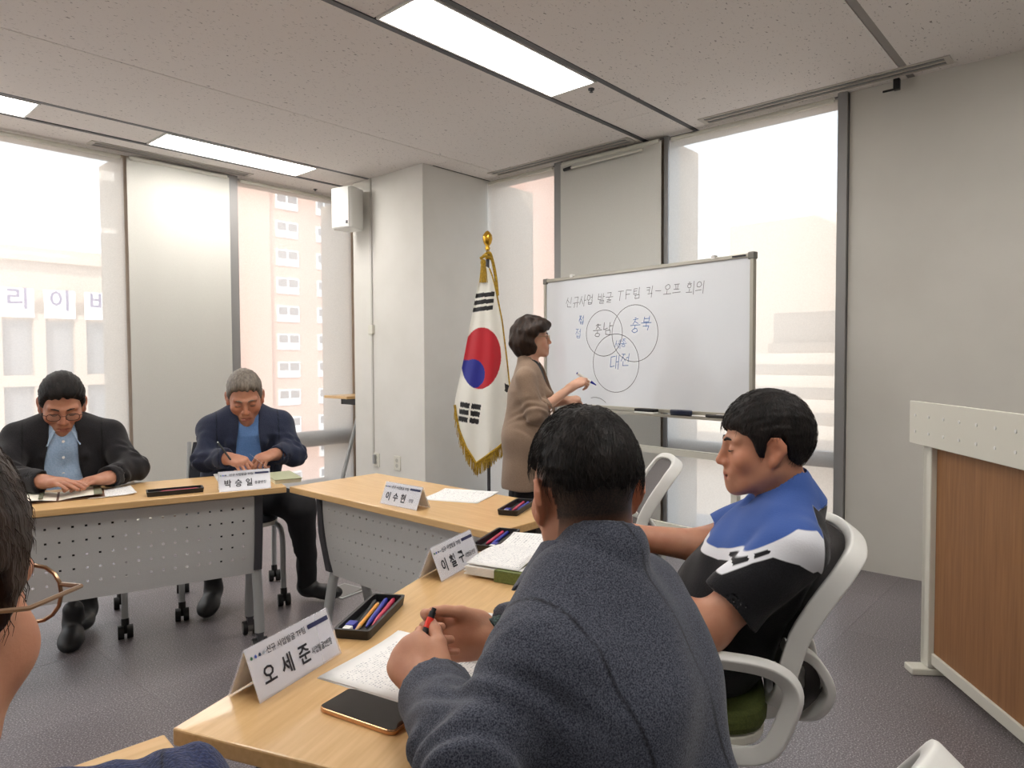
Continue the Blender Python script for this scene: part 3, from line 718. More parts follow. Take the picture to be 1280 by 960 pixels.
def build_office_chair():
    t = link('office_chair', None)
    m = MB()
    def seat(u, v):
        a = u*2-1; b = v*2-1
        return (.235*a*(1-.10*max(0, -b)**2), .03+.235*b, .0)
    poly = []
    for k in range(32):
        a = 2*PI*k/32; c, s_ = math.cos(a), math.sin(a); e = .45
        poly.append((.235*abs(c)**e*math.copysign(1, c), .03+.235*abs(s_)**e*math.copysign(1, s_)))
    MB().prism(poly, .425, .475).build('seat', M['seatgreen'], t, bevel=.018)
    MB().prism([(x*.97, y*.97) for x, y in poly], .40, .425).build('seat_shell', M['offwhite'], t, bevel=.006)
    # back frame: closed rounded loop
    def bk(z):
        return np.interp(z, [q[1] for q in BACK], [q[0] for q in BACK])
    loop = []
    for x, z in [(p[0], p[1]) for p in arc([(-.13, .47, 0), (-.185, .51, 0), (-.205, .60, 0), (-.218, .70, 0), (-.216, .785, 0), (-.185, .825, 0), (-.09, .838, 0), (0, .84, 0), (.09, .838, 0), (.185, .825, 0), (.216, .785, 0), (.218, .70, 0), (.205, .60, 0), (.185, .51, 0), (.13, .47, 0), (0, .462, 0)], 4)]:
        cv = .045*(1-(x/.23)**2)
        loop.append((x, float(bk(z))-cv, z))
    MB().tube(loop, .02, prof=rrect(.012, .021), upv=(0, 1, .3), closed=True).build('back_frame', M['whiteplastic'], t, smooth='auto')
    def msh(u, v):
        z = .47+v*.36; hw = np.interp(z, [.46, .51, .60, .70, .785, .825, .835], [.12, .18, .2, .212, .21, .185, .12]); x = (u*2-1)*hw
        return (x, float(bk(z))-.045*(1-(x/.23)**2)+.014, z)
    MB().grid(msh, 20, 24).build('back_mesh', M['chairmesh'], t, smooth=True)
    o = t.children[-1]; sm = o.modifiers.new('thick', 'SOLIDIFY'); sm.thickness = .008
    # lumbar loop behind the back
    MB().tube(arc([(-.12, -.235, .60), (-.115, -.30, .57), (-.10, -.335, .50), (-.07, -.31, .43), (0, -.26, .40), (.07, -.31, .43), (.10, -.335, .50), (.115, -.30, .57), (.12, -.235, .60)], 5), .014, prof=rrect(.011, .02), upv=(1, 0, 0)).build('lumbar_loop', M['whiteplastic'], t, smooth='auto')
    MB().grid(lambda u, v: ((u*2-1)*.10, -.27-.055*math.sin(v*PI*.9+.2), .585-.15*v), 8, 8).build('lumbar_pad', M['chairmesh'], t, smooth=True)
    MB().tube(arc([(0, -.265, .50), (0, -.25, .42), (0, -.12, .385), (0, 0, .385)], 5), .03, prof=rrect(.035, .016), upv=(1, 0, 0)).build('back_spine', M['whiteplastic'], t, smooth='auto')
    for s_ in (-1, 1):
        x = .262*s_
        MB().tube(arc([(x*.98, .16, .603), (x, .06, .610), (x, -.10, .610), (x*1.0, -.195, .598), (x, -.235, .56), (x, -.225, .50), (x, -.18, .42), (x*.85, -.08, .392), (x*.4, -.02, .388)], 5), .02, prof=rrect(.012, .019), upv=(0, 1, 0)).build('armrest', M['whiteplastic'], t, smooth='auto')
    MB().cyl((0, 0, .14), (0, 0, .39), .026, 14).build('gas_column', M['silver'], t, smooth='auto')
    MB().box(-.09, .09, -.09, .1, .375, .40).build('mechanism', M['dark'], t, bevel=.006)
    for k in range(5):
        a = 2*PI*k/5+.3; d = npv(math.cos(a), math.sin(a), 0)
        lg = MB().tube([d*.02+npv(0, 0, .13), d*.16+npv(0, 0, .115), d*.29+npv(0, 0, .08)], [.03, .024, .018], 8).build('base_leg', M['whiteplastic'], t, smooth='auto')
        c = d*.285; q = npv(-d[1], d[0], 0)
        MB().cyl(c+q*.008+npv(0, 0, .028), c+q*.026+npv(0, 0, .028), .028, 14).cyl(c-q*.026+npv(0, 0, .028), c-q*.008+npv(0, 0, .028), .028, 14).cyl(c-q*.02+npv(0, 0, .028), c+q*.02+npv(0, 0, .028), .009, 8).cyl(c+npv(0, 0, .03), c+npv(0, 0, .085), .009, 8).build('caster', M['black'], lg, smooth='auto')
    return t
cproto = build_office_chair()
def place_chair(x, y, az, label, first=False):
    o = cproto if first else copy_tree(cproto); o.location = (x, y, 0); o.rotation_euler = (0, 0, math.radians(az-90))
    return tag(o, label, 'chair', 'white framed office chairs')
place_chair(1.553, .838, 118, 'white framed chair with grey mesh back, the man in the polo shirt sits in it', True)
place_chair(.735, .535, 76, 'white framed chair with grey mesh back behind the man in the grey jacket')
place_chair(2.25, 1.67, 125, 'empty white framed chair by the corner of the tables')
place_chair(-.02, .30, 72, 'white framed chair of the near person with wire glasses')
# four-legged caster chairs of the two men at the window table
def build_guest_chair():
    t = link('guest_chair', None)
    poly = []
    for k in range(28):
        a = 2*PI*k/28; c, s_ = math.cos(a), math.sin(a); e = .5; poly.append((.23*abs(c)**e*math.copysign(1, c), .22*abs(s_)**e*math.copysign(1, s_)))
    MB().prism(poly, .425, .465).build('seat', M['seatdark'], t, bevel=.012); MB().prism([(a*.98, b*.98) for a, b in poly], .405, .424).build('seat_shell', M['offwhite'], t)
    MB().grid(lambda u, v: ((u*2-1)*.2*(1-.15*v*v), -.21-.10*v-.03*(1-(u*2-1)**2), .50+.30*v), 14, 10).build('backrest', M['seatdark'], t, smooth=True)
    sm = t.children[-1].modifiers.new('thick', 'SOLIDIFY'); sm.thickness = .02
    for s_ in (-1, 1):
        MB().tube(arc([(.21*s_, -.05, .41), (.21*s_, -.2, .44), (.2*s_, -.25, .55), (.19*s_, -.32, .8)], 4), .011, 8).build('back_post', M['silver'], t, smooth='auto')
        for y in (.2, -.2):
            lg = MB().tube(arc([(.17*s_, y*.5, .41), (.22*s_, y*.85, .40), (.235*s_, y, .34), (.235*s_, y*1.05, .2), (.235*s_, y*1.1, .075)], 4), .0135, 10).build('leg', M['silver'], t, smooth='auto')
            c = npv(.235*s_, y*1.1, 0)
            MB().cyl(c+npv(-.03, .015, .03), c+npv(-.006, .015, .03), .03, 16).cyl(c+npv(.006, .015, .03), c+npv(.03, .015, .03), .03, 16).cyl(c+npv(-.02, .015, .03), c+npv(.02, .015, .03), .01, 8).cyl(c+npv(0, 0, .085), c+npv(0, .012, .03), .016, 8).build('caster', M['black'], lg, smooth='auto')
    return t
g = build_guest_chair(); g.location = (1.68, 3.50, 0); g.rotation_euler = (0, 0, math.radians(-113-90)); tag(g, 'caster chair of the grey-haired man in the navy jacket', 'chair', 'caster chairs by the windows')
g2 = copy_tree(g); g2.location = (.95, 3.64, 0); g2.rotation_euler = (0, 0, math.radians(-106-90)); g2['label'] = 'caster chair of the dark-suited man with glasses'
# ---------------------------------------------------------------- whiteboard on its stand
wbL, wbR = npv(3.880, 3.160), npv(3.668, 1.523); wd = wbR-wbL; wlen = float(np.hypot(*wd)); waz = math.atan2(wd[1], wd[0])
t = thing('whiteboard', 'rolling whiteboard with handwritten circles on a pale metal stand', 'whiteboard', ((wbL[0]+wbR[0])/2, (wbL[1]+wbR[1])/2, 0), waz)
Z0, Z1, a = .92, 1.822, wlen/2          # local: x to the right as seen, front faces -y
M['wb'] = mat('whiteboard_enamel', (226, 229, 233), .12, spec=.5, coat=.3); M['alu'] = mat('aluminium', (176, 172, 160), .4, .5)
surf = MB().box(-a+.012, a-.012, -.004, .012, Z0+.012, Z1-.012).build('board_surface', M['wb'], t)
for nm, b in (('frame_top', (-a, a, Z1-.022, Z1)), ('frame_bottom', (-a, a, Z0, Z0+.022)), ('frame_side', (-a, -a+.022, Z0+.022, Z1-.022)), ('frame_side', (a-.022, a, Z0+.022, Z1-.022))):
    MB().box(b[0], b[1], -.014, .018, b[2], b[3]).build('frame', M['alu'], t, bevel=.003)
for x, z in ((-a, Z1), (a, Z1), (-a, Z0), (a, Z0)): MB().box(x-.006 if x < 0 else x-.034, x+.034 if x < 0 else x+.006, -.018, .022, z-.034 if z == Z1 else z-.006, z+.006 if z == Z1 else z+.034).build('corner_cap', mat('corner_cap', (120, 118, 112), .5), t, bevel=.006)
MB().box(-.32, a-.02, -.085, -.012, Z0-.018, Z0-.006).box(-.32, a-.02, -.09, -.083, Z0-.018, Z0-.004).build('tray', M['alu'], t)
for x in (-a+.12, a-.13):
    MB().box(x-.02, x+.02, .02, .06, .09, Z0+.35).build('upright', M['offwhite'], t, bevel=.003)
    MB().box(x-.02, x+.02, -.28, .32, .06, .10).build('foot', M['offwhite'], t, bevel=.004)
    for y in (-.26, .30): MB().cyl((x-.012, y, .03), (x+.012, y, .03), .03, 14).cyl((x, y, .03), (x, y, .062), .01, 8).build('caster', M['black'], t, smooth='auto')
for k in range(8): MB().cyl((a-.13, .019, .84-.045*k), (a-.13, .0185, .84-.045*k), .0055, 8).build('bolt_hole', M['dark'], t)
MB().box(-a+.12, a-.13, .026, .05, .66, .70).build('crossbar', M['offwhite'], t); MB().box(-a+.12, a-.13, .026, .05, .2, .235).build('crossbar', M['offwhite'], t)
for x in (-a+.28, a-.25): MB().box(x-.012, x+.012, -.018, .01, Z1-.008, Z1+.012).build('clip', M['whiteplastic'], t)
MB().box(a-.13, a-.045, -.0148, -.0140, Z1-.017, Z1-.006).build('maker_plate', M['dark'], t)
# handwriting: pen strokes laid on the enamel
def stroke(m, pts, wdt=.0035):
    P = [npv(p[0], 0, p[1]) for p in pts]
    for i in range(len(P)-1):
        d = unit(P[i+1]-P[i]); n = npv(-d[2], 0, d[0])*wdt*.5; e = d*wdt*.3
        m.add([P[i]-n-e+npv(0, -.0052, 0), P[i+1]-n+e+npv(0, -.0052, 0), P[i+1]+n+e+npv(0, -.0052, 0), P[i]+n-e+npv(0, -.0052, 0)], [(0, 1, 2, 3)])
def circ(cx_, cz, rx, rz, a0=0, a1=360, n=20): return [(cx_+rx*math.cos(math.radians(a0+(a1-a0)*k/n)), cz+rz*math.sin(math.radians(a0+(a1-a0)*k/n))) for k in range(n+1)]
JAMO = {'ㅅ': [[(.5, 1), (.05, 0)], [(.42, .62), (.95, .05)]], 'ㄴ': [[(.1, 1), (.1, .1), (.95, .15)]], 'ㄱ': [[(.05, .9), (.9, .95), (.75, 0)]], 'ㅂ': [[(.1, 1), (.12, 0), (.85, 0), (.88, 1)], [(.12, .5), (.86, .52)]],
        'ㅇ': [circ(.5, .5, .42, .45, 90, 450, 10)], 'ㄹ': [[(.1, .95), (.9, 1), (.85, .6), (.15, .52), (.12, .08), (.95, .1)]], 'ㅌ': [[(.9, 1), (.1, .95), (.1, .05), (.95, .05)], [(.1, .5), (.85, .52)]], 'ㅁ': [[(.1, .95), (.12, .05), (.9, .05), (.88, .98), (.1, .95)]],
        'ㅋ': [[(.05, .9), (.9, .95), (.7, 0)], [(.1, .5), (.82, .55)]], 'ㅍ': [[(.05, .95), (.95, .98)], [(.3, .95), (.32, .1)], [(.68, .95), (.66, .1)], [(.0, .06), (1, .1)]], 'ㅎ': [[(.3, 1.05), (.65, 1.0)], [(.1, .78), (.9, .8)], circ(.5, .33, .3, .3, 90, 450, 10)],
        'ㅈ': [[(.1, .95), (.9, 1)], [(.55, .95), (.1, 0)], [(.45, .55), (.95, .05)]], 'ㄷ': [[(.9, 1), (.1, .95), (.1, .05), (.95, .08)]], 'ㅊ': [[(.35, 1.15), (.6, 1.1)], [(.1, .88), (.9, .9)], [(.55, .88), (.1, 0)], [(.45, .5), (.95, .05)]],
        'ㅣ': [[(.5, 1.05), (.45, -.1)]], 'ㅏ': [[(.4, 1.05), (.38, -.1)], [(.4, .5), (.95, .52)]], 'ㅓ': [[(.6, 1.05), (.58, -.1)], [(.05, .5), (.58, .52)]], 'ㅔ': [[(.5, 1), (.48, 0)], [(.05, .5), (.48, .52)], [(.9, 1.05), (.88, -.1)]], 'ㅐ': [[(.3, 1), (.28, 0)], [(.3, .5), (.8, .52)], [(.85, 1.05), (.83, -.1)]],
        'ㅜ': [[(0, .7), (1, .75)], [(.5, .72), (.48, -.2)]], 'ㅠ': [[(0, .7), (1, .75)], [(.32, .72), (.25, -.2)], [(.68, .72), (.68, -.2)]], 'ㅗ': [[(0, .2), (1, .25)], [(.5, .9), (.5, .25)]], 'ㅡ': [[(0, .45), (1, .5)]], 'T': [[(0, 1), (1, 1)], [(.5, 1), (.48, 0)]], 'F': [[(.9, 1), (.1, 1), (.1, 0)], [(.1, .55), (.75, .55)]], '-': [[(.1, .5), (.9, .5)]]}
SYL = {'신': 'ㅅㅣㄴ', '규': 'ㄱㅠ', '사': 'ㅅㅏ', '업': 'ㅇㅓㅂ', '발': 'ㅂㅏㄹ', '굴': 'ㄱㅜㄹ', '팀': 'ㅌㅣㅁ', '킥': 'ㅋㅣㄱ', '오': 'ㅇㅗ', '프': 'ㅍㅡ', '회': 'ㅎㅗㅣ', '의': 'ㅇㅡㅣ', '충': 'ㅊㅜㅇ', '남': 'ㄴㅏㅁ', '북': 'ㅂㅜㄱ', '대': 'ㄷㅐ', '전': 'ㅈㅓㄴ', '세': 'ㅅㅔ', '종': 'ㅈㅗㅇ', '직': 'ㅈㅣㄱ', '접': 'ㅈㅓㅂ'}
def syl(m, ch, x, z, s, wdt=.0032):
    jr = lambda: random.gauss(0, .022)
    put = lambda j, x0, x1, z0, z1: [stroke(m, [(x+(x0+(x1-x0)*p[0]+jr()+.12*(z0+(z1-z0)*p[1]))*s, z+(z0+(z1-z0)*p[1]+jr())*s) for p in st], wdt) for st in JAMO[j]]
    if ch in JAMO: put(ch, .05, .8, .05, .95); return
    c = SYL[ch]; horiz = c[1] in 'ㅜㅠㅗㅡ'; fin = len(c) == 3
    if horiz and fin and c[2] == 'ㅣ': put(c[0], .05, .6, .5, 1); put(c[1], .0, .65, .0, .5); put('ㅣ', .62, .95, 0, 1)
    elif horiz and fin: put(c[0], .2, .8, .62, 1); put(c[1], .05, .95, .34, .62); put(c[2], .2, .8, 0, .32)
    elif horiz: put(c[0], .2, .8, .5, 1); put(c[1], .05, .95, .0, .5)
    elif fin: put(c[0], .02, .5, .42, 1); put(c[1], .5, .95, .42, 1); put(c[2], .2, .85, 0, .36)
    else: put(c[0], .02, .55, .1, .95); put(c[1], .52, .98, 0, 1)
def write(txt, x, z, s, adv, matl, drop=0, name='handwriting', wdt=.0032):
    m = MB(); rr = random.Random(hash(len(txt)*7))
    for i, ch in enumerate(txt):
        if ch != ' ': syl(m, ch, x, z+rr.uniform(-.006, .006), s, wdt)
        x += adv*(.55 if ch == ' ' else 1); z += drop
    o = m.build(name, matl, surf); o['kind'] = 'stuff'
M['inkdark'] = mat('dark_marker_ink', (64, 64, 68), .6)
SX = lambda u: -a+u*2*a                      # board fractions to local x
SZ = lambda v: Z1-v*(Z1-Z0)
write('신규사업 발굴 TF팀 킥-오프 회의', SX(.13), SZ(.235), .066, .0655, M['inkdark'], .0014, wdt=.0030)
for args in ((SX(.345), SZ(.445), .158, .152, 20, 390, 40), (SX(.500), SZ(.455), .185, .180, 80, 445, 44), (SX(.405), SZ(.665), .195, .190, 95, 460, 44), (SX(.30), SZ(1.02), .12, .09, 40, 110, 10)):
    cm = MB(); stroke(cm, circ(*args), .0036); cm.build('drawn_circle', M['inkgrey'], surf)
write('충남', SX(.285), SZ(.465), .080, .09, M['inkgrey'], .004, wdt=.004); write('충북', SX(.475), SZ(.445), .085, .09, M['inkblue'], .006, wdt=.004); write('대전', SX(.375), SZ(.695), .080, .09, M['inkblue'], .004, wdt=.004)
write('세종', SX(.40), SZ(.55), .05, .05, M['inkblue'], wdt=.003); write('직접', SX(.205), SZ(.37), .055, .0, M['inkblue']); write('접', SX(.185), SZ(.47), .06, .06, M['inkblue'])
# things on the tray
def wbpt(x, y, z): c, s_ = math.cos(waz), math.sin(waz); q = (wbL+wbR)/2; return (q[0]+c*x-s_*y, q[1]+s_*x+c*y, z)
e1 = thing('board_eraser', 'flat black board eraser with a white underside lying on the tray', 'eraser', wbpt(SX(.58), -.05, Z0-.006), waz)
MB().box(-.075, .075, -.026, .026, 0.001, .010).build('felt', M['whiteplastic'], e1, bevel=.003); MB().box(-.075, .075, -.026, .026, .0105, .028).build('back', M['black'], e1, bevel=.004)
e2 = thing('board_eraser', 'dark navy rounded board eraser on the tray', 'eraser', wbpt(SX(.735), -.05, Z0-.006), waz)
MB().prism(rrect(.075, .027, .8, 5), 0.004, .034).build('body', mat('navy_plastic', (30, 38, 60), .35), e2, bevel=.008); MB().prism(rrect(.07, .024, .8, 5), -.0005, .004).build('felt', M['black'], e2)
for k, (x, c) in enumerate(((.875, 'black'), (.905, 'blue'))):
    mk = thing('board_marker', ['black board marker lying on the whiteboard tray', 'white board marker beside the black one on the tray'][k], 'marker', wbpt(SX(x), -.05+.03*k, Z0-.006), waz)
    MB().cyl((-.06, 0, .009), (.03, 0, .009), .009, 12).build('barrel', [M['dark'], M['whiteplastic']][k], mk, smooth='auto'); MB().cyl((.031, 0, .009), (.062, 0, .009), .0095, 12).build('cap', [M['dark'], M['silver']][k], mk, smooth='auto')
# ---------------------------------------------------------------- lectern
lp, lq = npv(3.115, .565), npv(2.70, .255); ld = lq-lp; laz = math.atan2(ld[1], ld[0])
t = thing('lectern', 'lectern with wood veneer front, white posts and a white perforated top board', 'lectern', (lp[0], lp[1], 0), laz)
Lw = .78
for x in (0.0, Lw): MB().box(x-.025, x+.035, -.03, .03, .03, .93).build('post', M['offwhite'], t, bevel=.004)
MB().box(.035, Lw-.025, -.008, .008, .09, .93).build('front_panel', M['lectwood'], t); MB().box(.035, Lw-.025, -.018, .018, .045, .09).build('bottom_rail', M['offwhite'], t, bevel=.003)
for x in (.005, Lw+.005): MB().prism([(x-.035, -.09), (x+.035, -.09), (x+.03, .3), (x-.03, .3)], 0, .028).build('foot', M['offwhite'], t, bevel=.006)
MB().box(-.10, Lw+.12, -.05, -.032, .905, 1.075).build('top_board', M['offwhite'], t, bevel=.002)
MB().box(-.04, Lw+.06, -.03, .38, .95, .972).build('desk_top', M['offwhite'], t, bevel=.002)
MB().box(-.02, .0, -.03, .3, .05, .93).build('side_panel', M['offwhite'], t)
for k in range(9):
    for z in (.955, 1.02): MB().cyl((-.05+.105*k, -.0508, z), (-.05+.105*k, -.053, z), .006, 8).build('stud', M['whiteplastic'], t)
# ---------------------------------------------------------------- flag
FD = 4.95; FB = npv(3.575, 3.44)                       # pole foot
fx = npv(_rt[0], _rt[1]); fx = fx/np.hypot(*fx); faz = math.atan2(fx[1], fx[0])
t = thing('national_flag', 'white national flag with red and blue disc, gold fringe and tassel on a pole', 'flag', (FB[0], FB[1], 0), faz)
q_ = FD/860.3
FXp = lambda x: (x-613.0)*q_; FZp = lambda y: 1.25-(y-449.5)*q_
Ly = ([332, 345, 360, 400, 450, 500, 520, 600], [607, 603, 600, 592, 582, 571, 570, 571]); Ry = ([332, 345, 360, 400, 450, 500, 550, 600], [613, 618, 622, 630, 636, 641, 645, 646])
Hu = ([0, .08, .2, .36, .6, 1], [507, 538, 560, 579, 565, 546])
def fpt(u, v):
    yt = 333+6*abs(u-.4); yb = np.interp(u, *Hu); y = yt+(yb-yt)*v; x = np.interp(y, *Ly)*(1-u)+np.interp(y, *Ry)*u
    return x, y
def flag_pt(u, v):
    x, y = fpt(u, v); dz = (.035*math.sin(u*7.5+.6)+.018*math.sin(u*15+v*2))*(.25+.75*v)-.05*math.sin(u*PI)*v
    return (FXp(x), dz-.03, FZp(y))
def flag_mi(u, v):
    x, y = fpt(u, v)
    if ((x-604)/25)**2+((y-448-(x-604)*-.12)/38)**2 < 1:
        return 3 if (((x-594.5)/15)**2+((y-467)/18)**2 < 1 or (x < 594 and y > 450)) else 2
    xx = x+.12*(y-378); yy = y+.10*(x-607)-0
    if 595.5 < xx < 620 and any(b < yy < b+5.4 for b in (367, 375.5, 384)): return 1
    yy = y-.13*(x-589); xx = x+.14*(y-516)
    if 576.5 < xx < 603 and not 588.6 < xx < 591 and any(b < yy < b+6.6 for b in (503.5, 512.5, 521.5)): return 1
    if x > 633.5 and 479 < y-.5*(x-633) < 489: return 1
    return 0
M['flagw'] = mat('flag_white_satin', (236, 234, 224), .5, sheen=.2); M['flagr'] = mat('flag_red', (190, 24, 40), .5); M['flagb'] = mat('flag_blue', (30, 36, 140), .5); M['flagk'] = mat('flag_black', (20, 20, 22), .5)
fl = MB().grid(flag_pt, 90, 220, flag_mi).build('cloth', [M['flagw'], M['flagk'], M['flagr'], M['flagb']], t, smooth=True)
sm = fl.modifiers.new('thick', 'SOLIDIFY'); sm.thickness = .002
hem = MB(); fr = MB(); rr = random.Random(3)
hem.tube([npv(*flag_pt(u/40, 1.0))+npv(0, -.004, .004) for u in range(41)], .009, 6, 0); hem.build('hem_braid', M['fringe'], t, smooth='auto')
for k in range(170):
    u = k/169; p = npv(*flag_pt(u, 1.0)); L = .075+.02*rr.random(); dx = rr.uniform(-.006, .006)
    fr.tube([p+npv(0, -.006, 0), p+npv(dx, -.01+rr.uniform(-.006, .006), -L*.6), p+npv(dx*1.6, -.008+rr.uniform(-.01, .01), -L)], [.0028, .0026, .0018], 4)
tag(fr.build('fringe', M['fringe'], t, smooth='auto'), kind='stuff')
sd_ = MB(); sd_.tube([npv(*flag_pt(1, v/30))+npv(.003, 0, 0) for v in range(31)], .006, 6); sd_.build('edge_braid', M['fringe'], t, smooth='auto')
MB().cyl((0, 0, .02), (0, 0, FZp(312)), .013, 12).build('pole', M['darkmetal'], t, smooth='auto')
MB().lathe([(.006, FZp(326)), (.02, FZp(324)), (.011, FZp(320)), (.013, FZp(314)), (.02, FZp(311)), (.012, FZp(309)), (.028, FZp(305)), (.036, FZp(300)), (.033, FZp(295)), (.016, FZp(291)), (.002, FZp(289.5))], 16).build('finial', M['gold'], t, smooth=True)
MB().lathe([(.16, 0), (.16, .012), (.14, .02), (.04, .035), (.025, .07), (.014, .1)], 24).build('base', M['gold'], t, smooth='auto')
cord = MB(); cord.tube(arc([(-.03, -.03, FZp(322)), (.01, -.05, FZp(318)), (.03, -.03, FZp(324)), (.055, -.01, FZp(345)), (.07, .0, FZp(370))], 5), .012, 8); cord.tube(arc([(-.05, -.045, FZp(325)), (-.01, -.06, FZp(322)), (.03, -.05, FZp(326))], 5), .011, 8); cord.build('cord', M['fringe'], t, smooth='auto')
ts = MB(); ts.lathe([(.010, 0), (.018, -.01), (.02, -.03), (.014, -.04), (.016, -.045)], 12, (-.03, -.05, FZp(326)))
for k in range(34):
    a_ = rr.uniform(0, 6.28); r_ = .016*rr.random()**.5; p = npv(-.03+r_*math.cos(a_), -.05+r_*math.sin(a_), FZp(332)); ts.tube([p, p+npv(r_*math.cos(a_)*.9, r_*math.sin(a_)*.6, -.13)], [.003, .0025], 4)
ts.build('tassel', M['fringe'], t, smooth='auto')
# ---------------------------------------------------------------- name plates
M['acryl'] = mat('clear_acrylic', (232, 234, 242), .08, spec=.5, alpha=.30); M['card'] = mat('plate_card', (248, 248, 252), .5)
def plate(x, y, az, name3, role, label, L=.2):
    t = thing('name_plate', label, 'name plate', (x, y, TH), math.radians(az)); a, hd, H = L/2, .032, .078
    fa = math.atan2(H, hd)
    for s_ in (-1, 1):
        m = MB(); n_ = npv(0, s_*math.sin(fa), math.cos(fa))*.0012
        c0 = [npv(-a, s_*hd, 0), npv(a, s_*hd, 0), npv(a, 0, H), npv(-a, 0, H)]
        m.add([p for p in c0]+[p+n_ for p in c0], [(0, 1, 2, 3), (7, 6, 5, 4), (0, 4, 5, 1), (1, 5, 6, 2), (2, 6, 7, 3), (3, 7, 4, 0)]); m.build('acrylic_side', M['acryl'], t)
    n_ = npv(0, -math.sin(fa), math.cos(fa))
    def on(u, v, e): return npv(-a+u*L, -hd+v*hd, v*H)-n_*(-e)        # u across, v up the face
    cdv = [on(.01, .03, -.0006), on(.99, .03, -.0006), on(.99, .985, -.0006), on(.01, .985, -.0006)]
    m = MB(); m.add(cdv+[p-n_*.0006 for p in cdv], [(0, 1, 2, 3), (7, 6, 5, 4), (0, 4, 5, 1), (1, 5, 6, 2), (2, 6, 7, 3), (3, 7, 4, 0)]); card = m.build('card', M['card'], t)
    bk = [p*npv(1, -1, 1) for p in cdv]; MB().add(bk, [(0, 3, 2, 1)]).build('card_back', M['card'], t)
    def put(key, u, v):
        me = TXT[key]
        if not me.materials: me.materials.append(M['ink'])
        o = link('lettering', me, card); o.location = on(u, v, .0016); o.rotation_euler = (fa, 0, 0)
    put(('head', 'head'), .44, .80)
    for k, ch in enumerate(name3): put((ch, 'name'), .17+.205*k, .36)
    put((role, 'role'), .80, .34)
    q = [on(.70, .78, .0016), on(.97, .78, .0016), on(.97, .87, .0016), on(.70, .87, .0016)]; MB().add(q, [(0, 1, 2, 3)]).build('printed_bar', M['navyink'], card)
    for k, c in enumerate(((60, 110, 80), (70, 90, 170), (40, 60, 90), (150, 160, 170))):
        cc = .045+.045*k; pts = [on(cc+.013*math.cos(i*PI/5), .80+.035*math.sin(i*PI/5), .0016) for i in range(10)]
        MB().add(pts, [tuple(range(10))]).build('printed_emblem', mat('emblem_ink', c, .6), card)
    return t
plate(.600, 1.051, 18.3, NAMES[0], ROLES[0], 'acrylic name plate tent beside the pencil tray and phone')
plate(1.180, 1.270, 16.5, NAMES[1], ROLES[1], 'acrylic name plate tent beside the green folder of papers')
plate(1.588, 1.955, -88, NAMES[2], ROLES[2], 'acrylic name plate tent on the table in front of the pillar')
plate(1.363, 2.712, -20.5, NAMES[3], ROLES[3], 'acrylic name plate tent in front of the man writing in the navy jacket')
# ---------------------------------------------------------------- pen trays, each with its pens
def pen(name, label, p0, p1, r, cols, capf=.28, cat='pen', group=None, z=0):
    """p0 tail, p1 tip in world coordinates"""
    p0 = npv(*p0); p1 = npv(*p1); t = thing(name, label, cat, tuple(p0), 0, group); d = p1-p0
    MB().cyl(npv(0, 0, 0), d*(1-capf), r, 10).build('barrel', cols[0], t, smooth='auto'); MB().cyl(d*(1-capf), d, r*1.03, 10, r2=r*.35).build('tip', cols[1], t, smooth='auto')
    MB().cyl(-unit(d)*.006, npv(0, 0, 0), r*.75, 8).build('button', cols[1], t, smooth='auto')
    return t
def tray(x, y, az, what, pens):
    t = thing('pen_tray', 'black plastic pen tray '+what, 'tray', (x, y, TH), math.radians(az)); a, b = .103, .037
    m = MB(); o = rrect(a, b, .12, 3); i_ = rrect(a-.006, b-.006, .10, 3); n = len(o)
    V = [(p[0]*.97, p[1]*.93, .0005) for p in o]+[(p[0], p[1], .019) for p in o]+[(p[0], p[1], .019) for p in i_]+[(p[0]*.975, p[1]*.95, .004) for p in i_]
    F = [tuple(range(n-1, -1, -1))]+[(k*n+i, k*n+(i+1) % n, (k+1)*n+(i+1) % n, (k+1)*n+i) for k in range(3) for i in range(n)]+[tuple(range(3*n, 4*n))]
    m.add(V, F).build('dish', M['dark'], t)
    c, s_ = math.cos(math.radians(az)), math.sin(math.radians(az)); W = lambda u, v, z: (x+c*u-s_*v, y+s_*u+c*v, TH+z)
    for (kind, u0, v0, u1, v1) in pens:
        if kind == 'eraser':
            e = thing('rubber_eraser', 'white eraser in blue sleeve in the tray '+what, 'eraser', W(u0, v0, .0045), math.radians(az)); MB().box(-.022, .002, -.008, .008, 0, .011).build('rubber', M['whiteplastic'], e, bevel=.002); MB().box(.002, .024, -.0085, .0085, 0, .0115).build('sleeve', M['blue'], e)
        else:
            nm, cols, lab, r = dict(pencil=('pencil', (M['orange'], M['wood']), 'orange pencil', .004), bpen=('ballpoint_pen', (M['blue'], M['blue']), 'blue ballpoint pen', .0048), rpen=('ballpoint_pen', (M['pinkred'], M['pinkred']), 'red ballpoint pen', .0048), kpen=('ballpoint_pen', (M['dark'], M['dark']), 'black ballpoint pen', .0045))[kind]
            pen(nm, lab+' in the tray '+what, W(u0, v0, .0095), W(u1, v1, .0095), r, cols, .2)
tray(.839, 1.141, 31.5, 'beside the near name plate', [('eraser', -.072, .018, 0, 0), ('kpen', .075, .024, -.06, .004), ('pencil', .06, .012, -.088, .0), ('bpen', .088, .004, -.06, -.012), ('rpen', .09, -.012, -.052, -.022)])
tray(1.436, 1.352, 21, 'beside the folder of papers', [('eraser', -.07, -.018, 0, 0), ('rpen', .085, .016, -.055, .010), ('bpen', .088, .002, -.05, -.006), ('kpen', .07, -.02, -.03, -.022)])
tray(1.805, 1.60, 22, 'on the table in front of the pillar', [('eraser', -.075, .012, 0, 0), ('rpen', .08, .004, -.055, -.004), ('bpen', .08, -.014, -.05, -.018)])
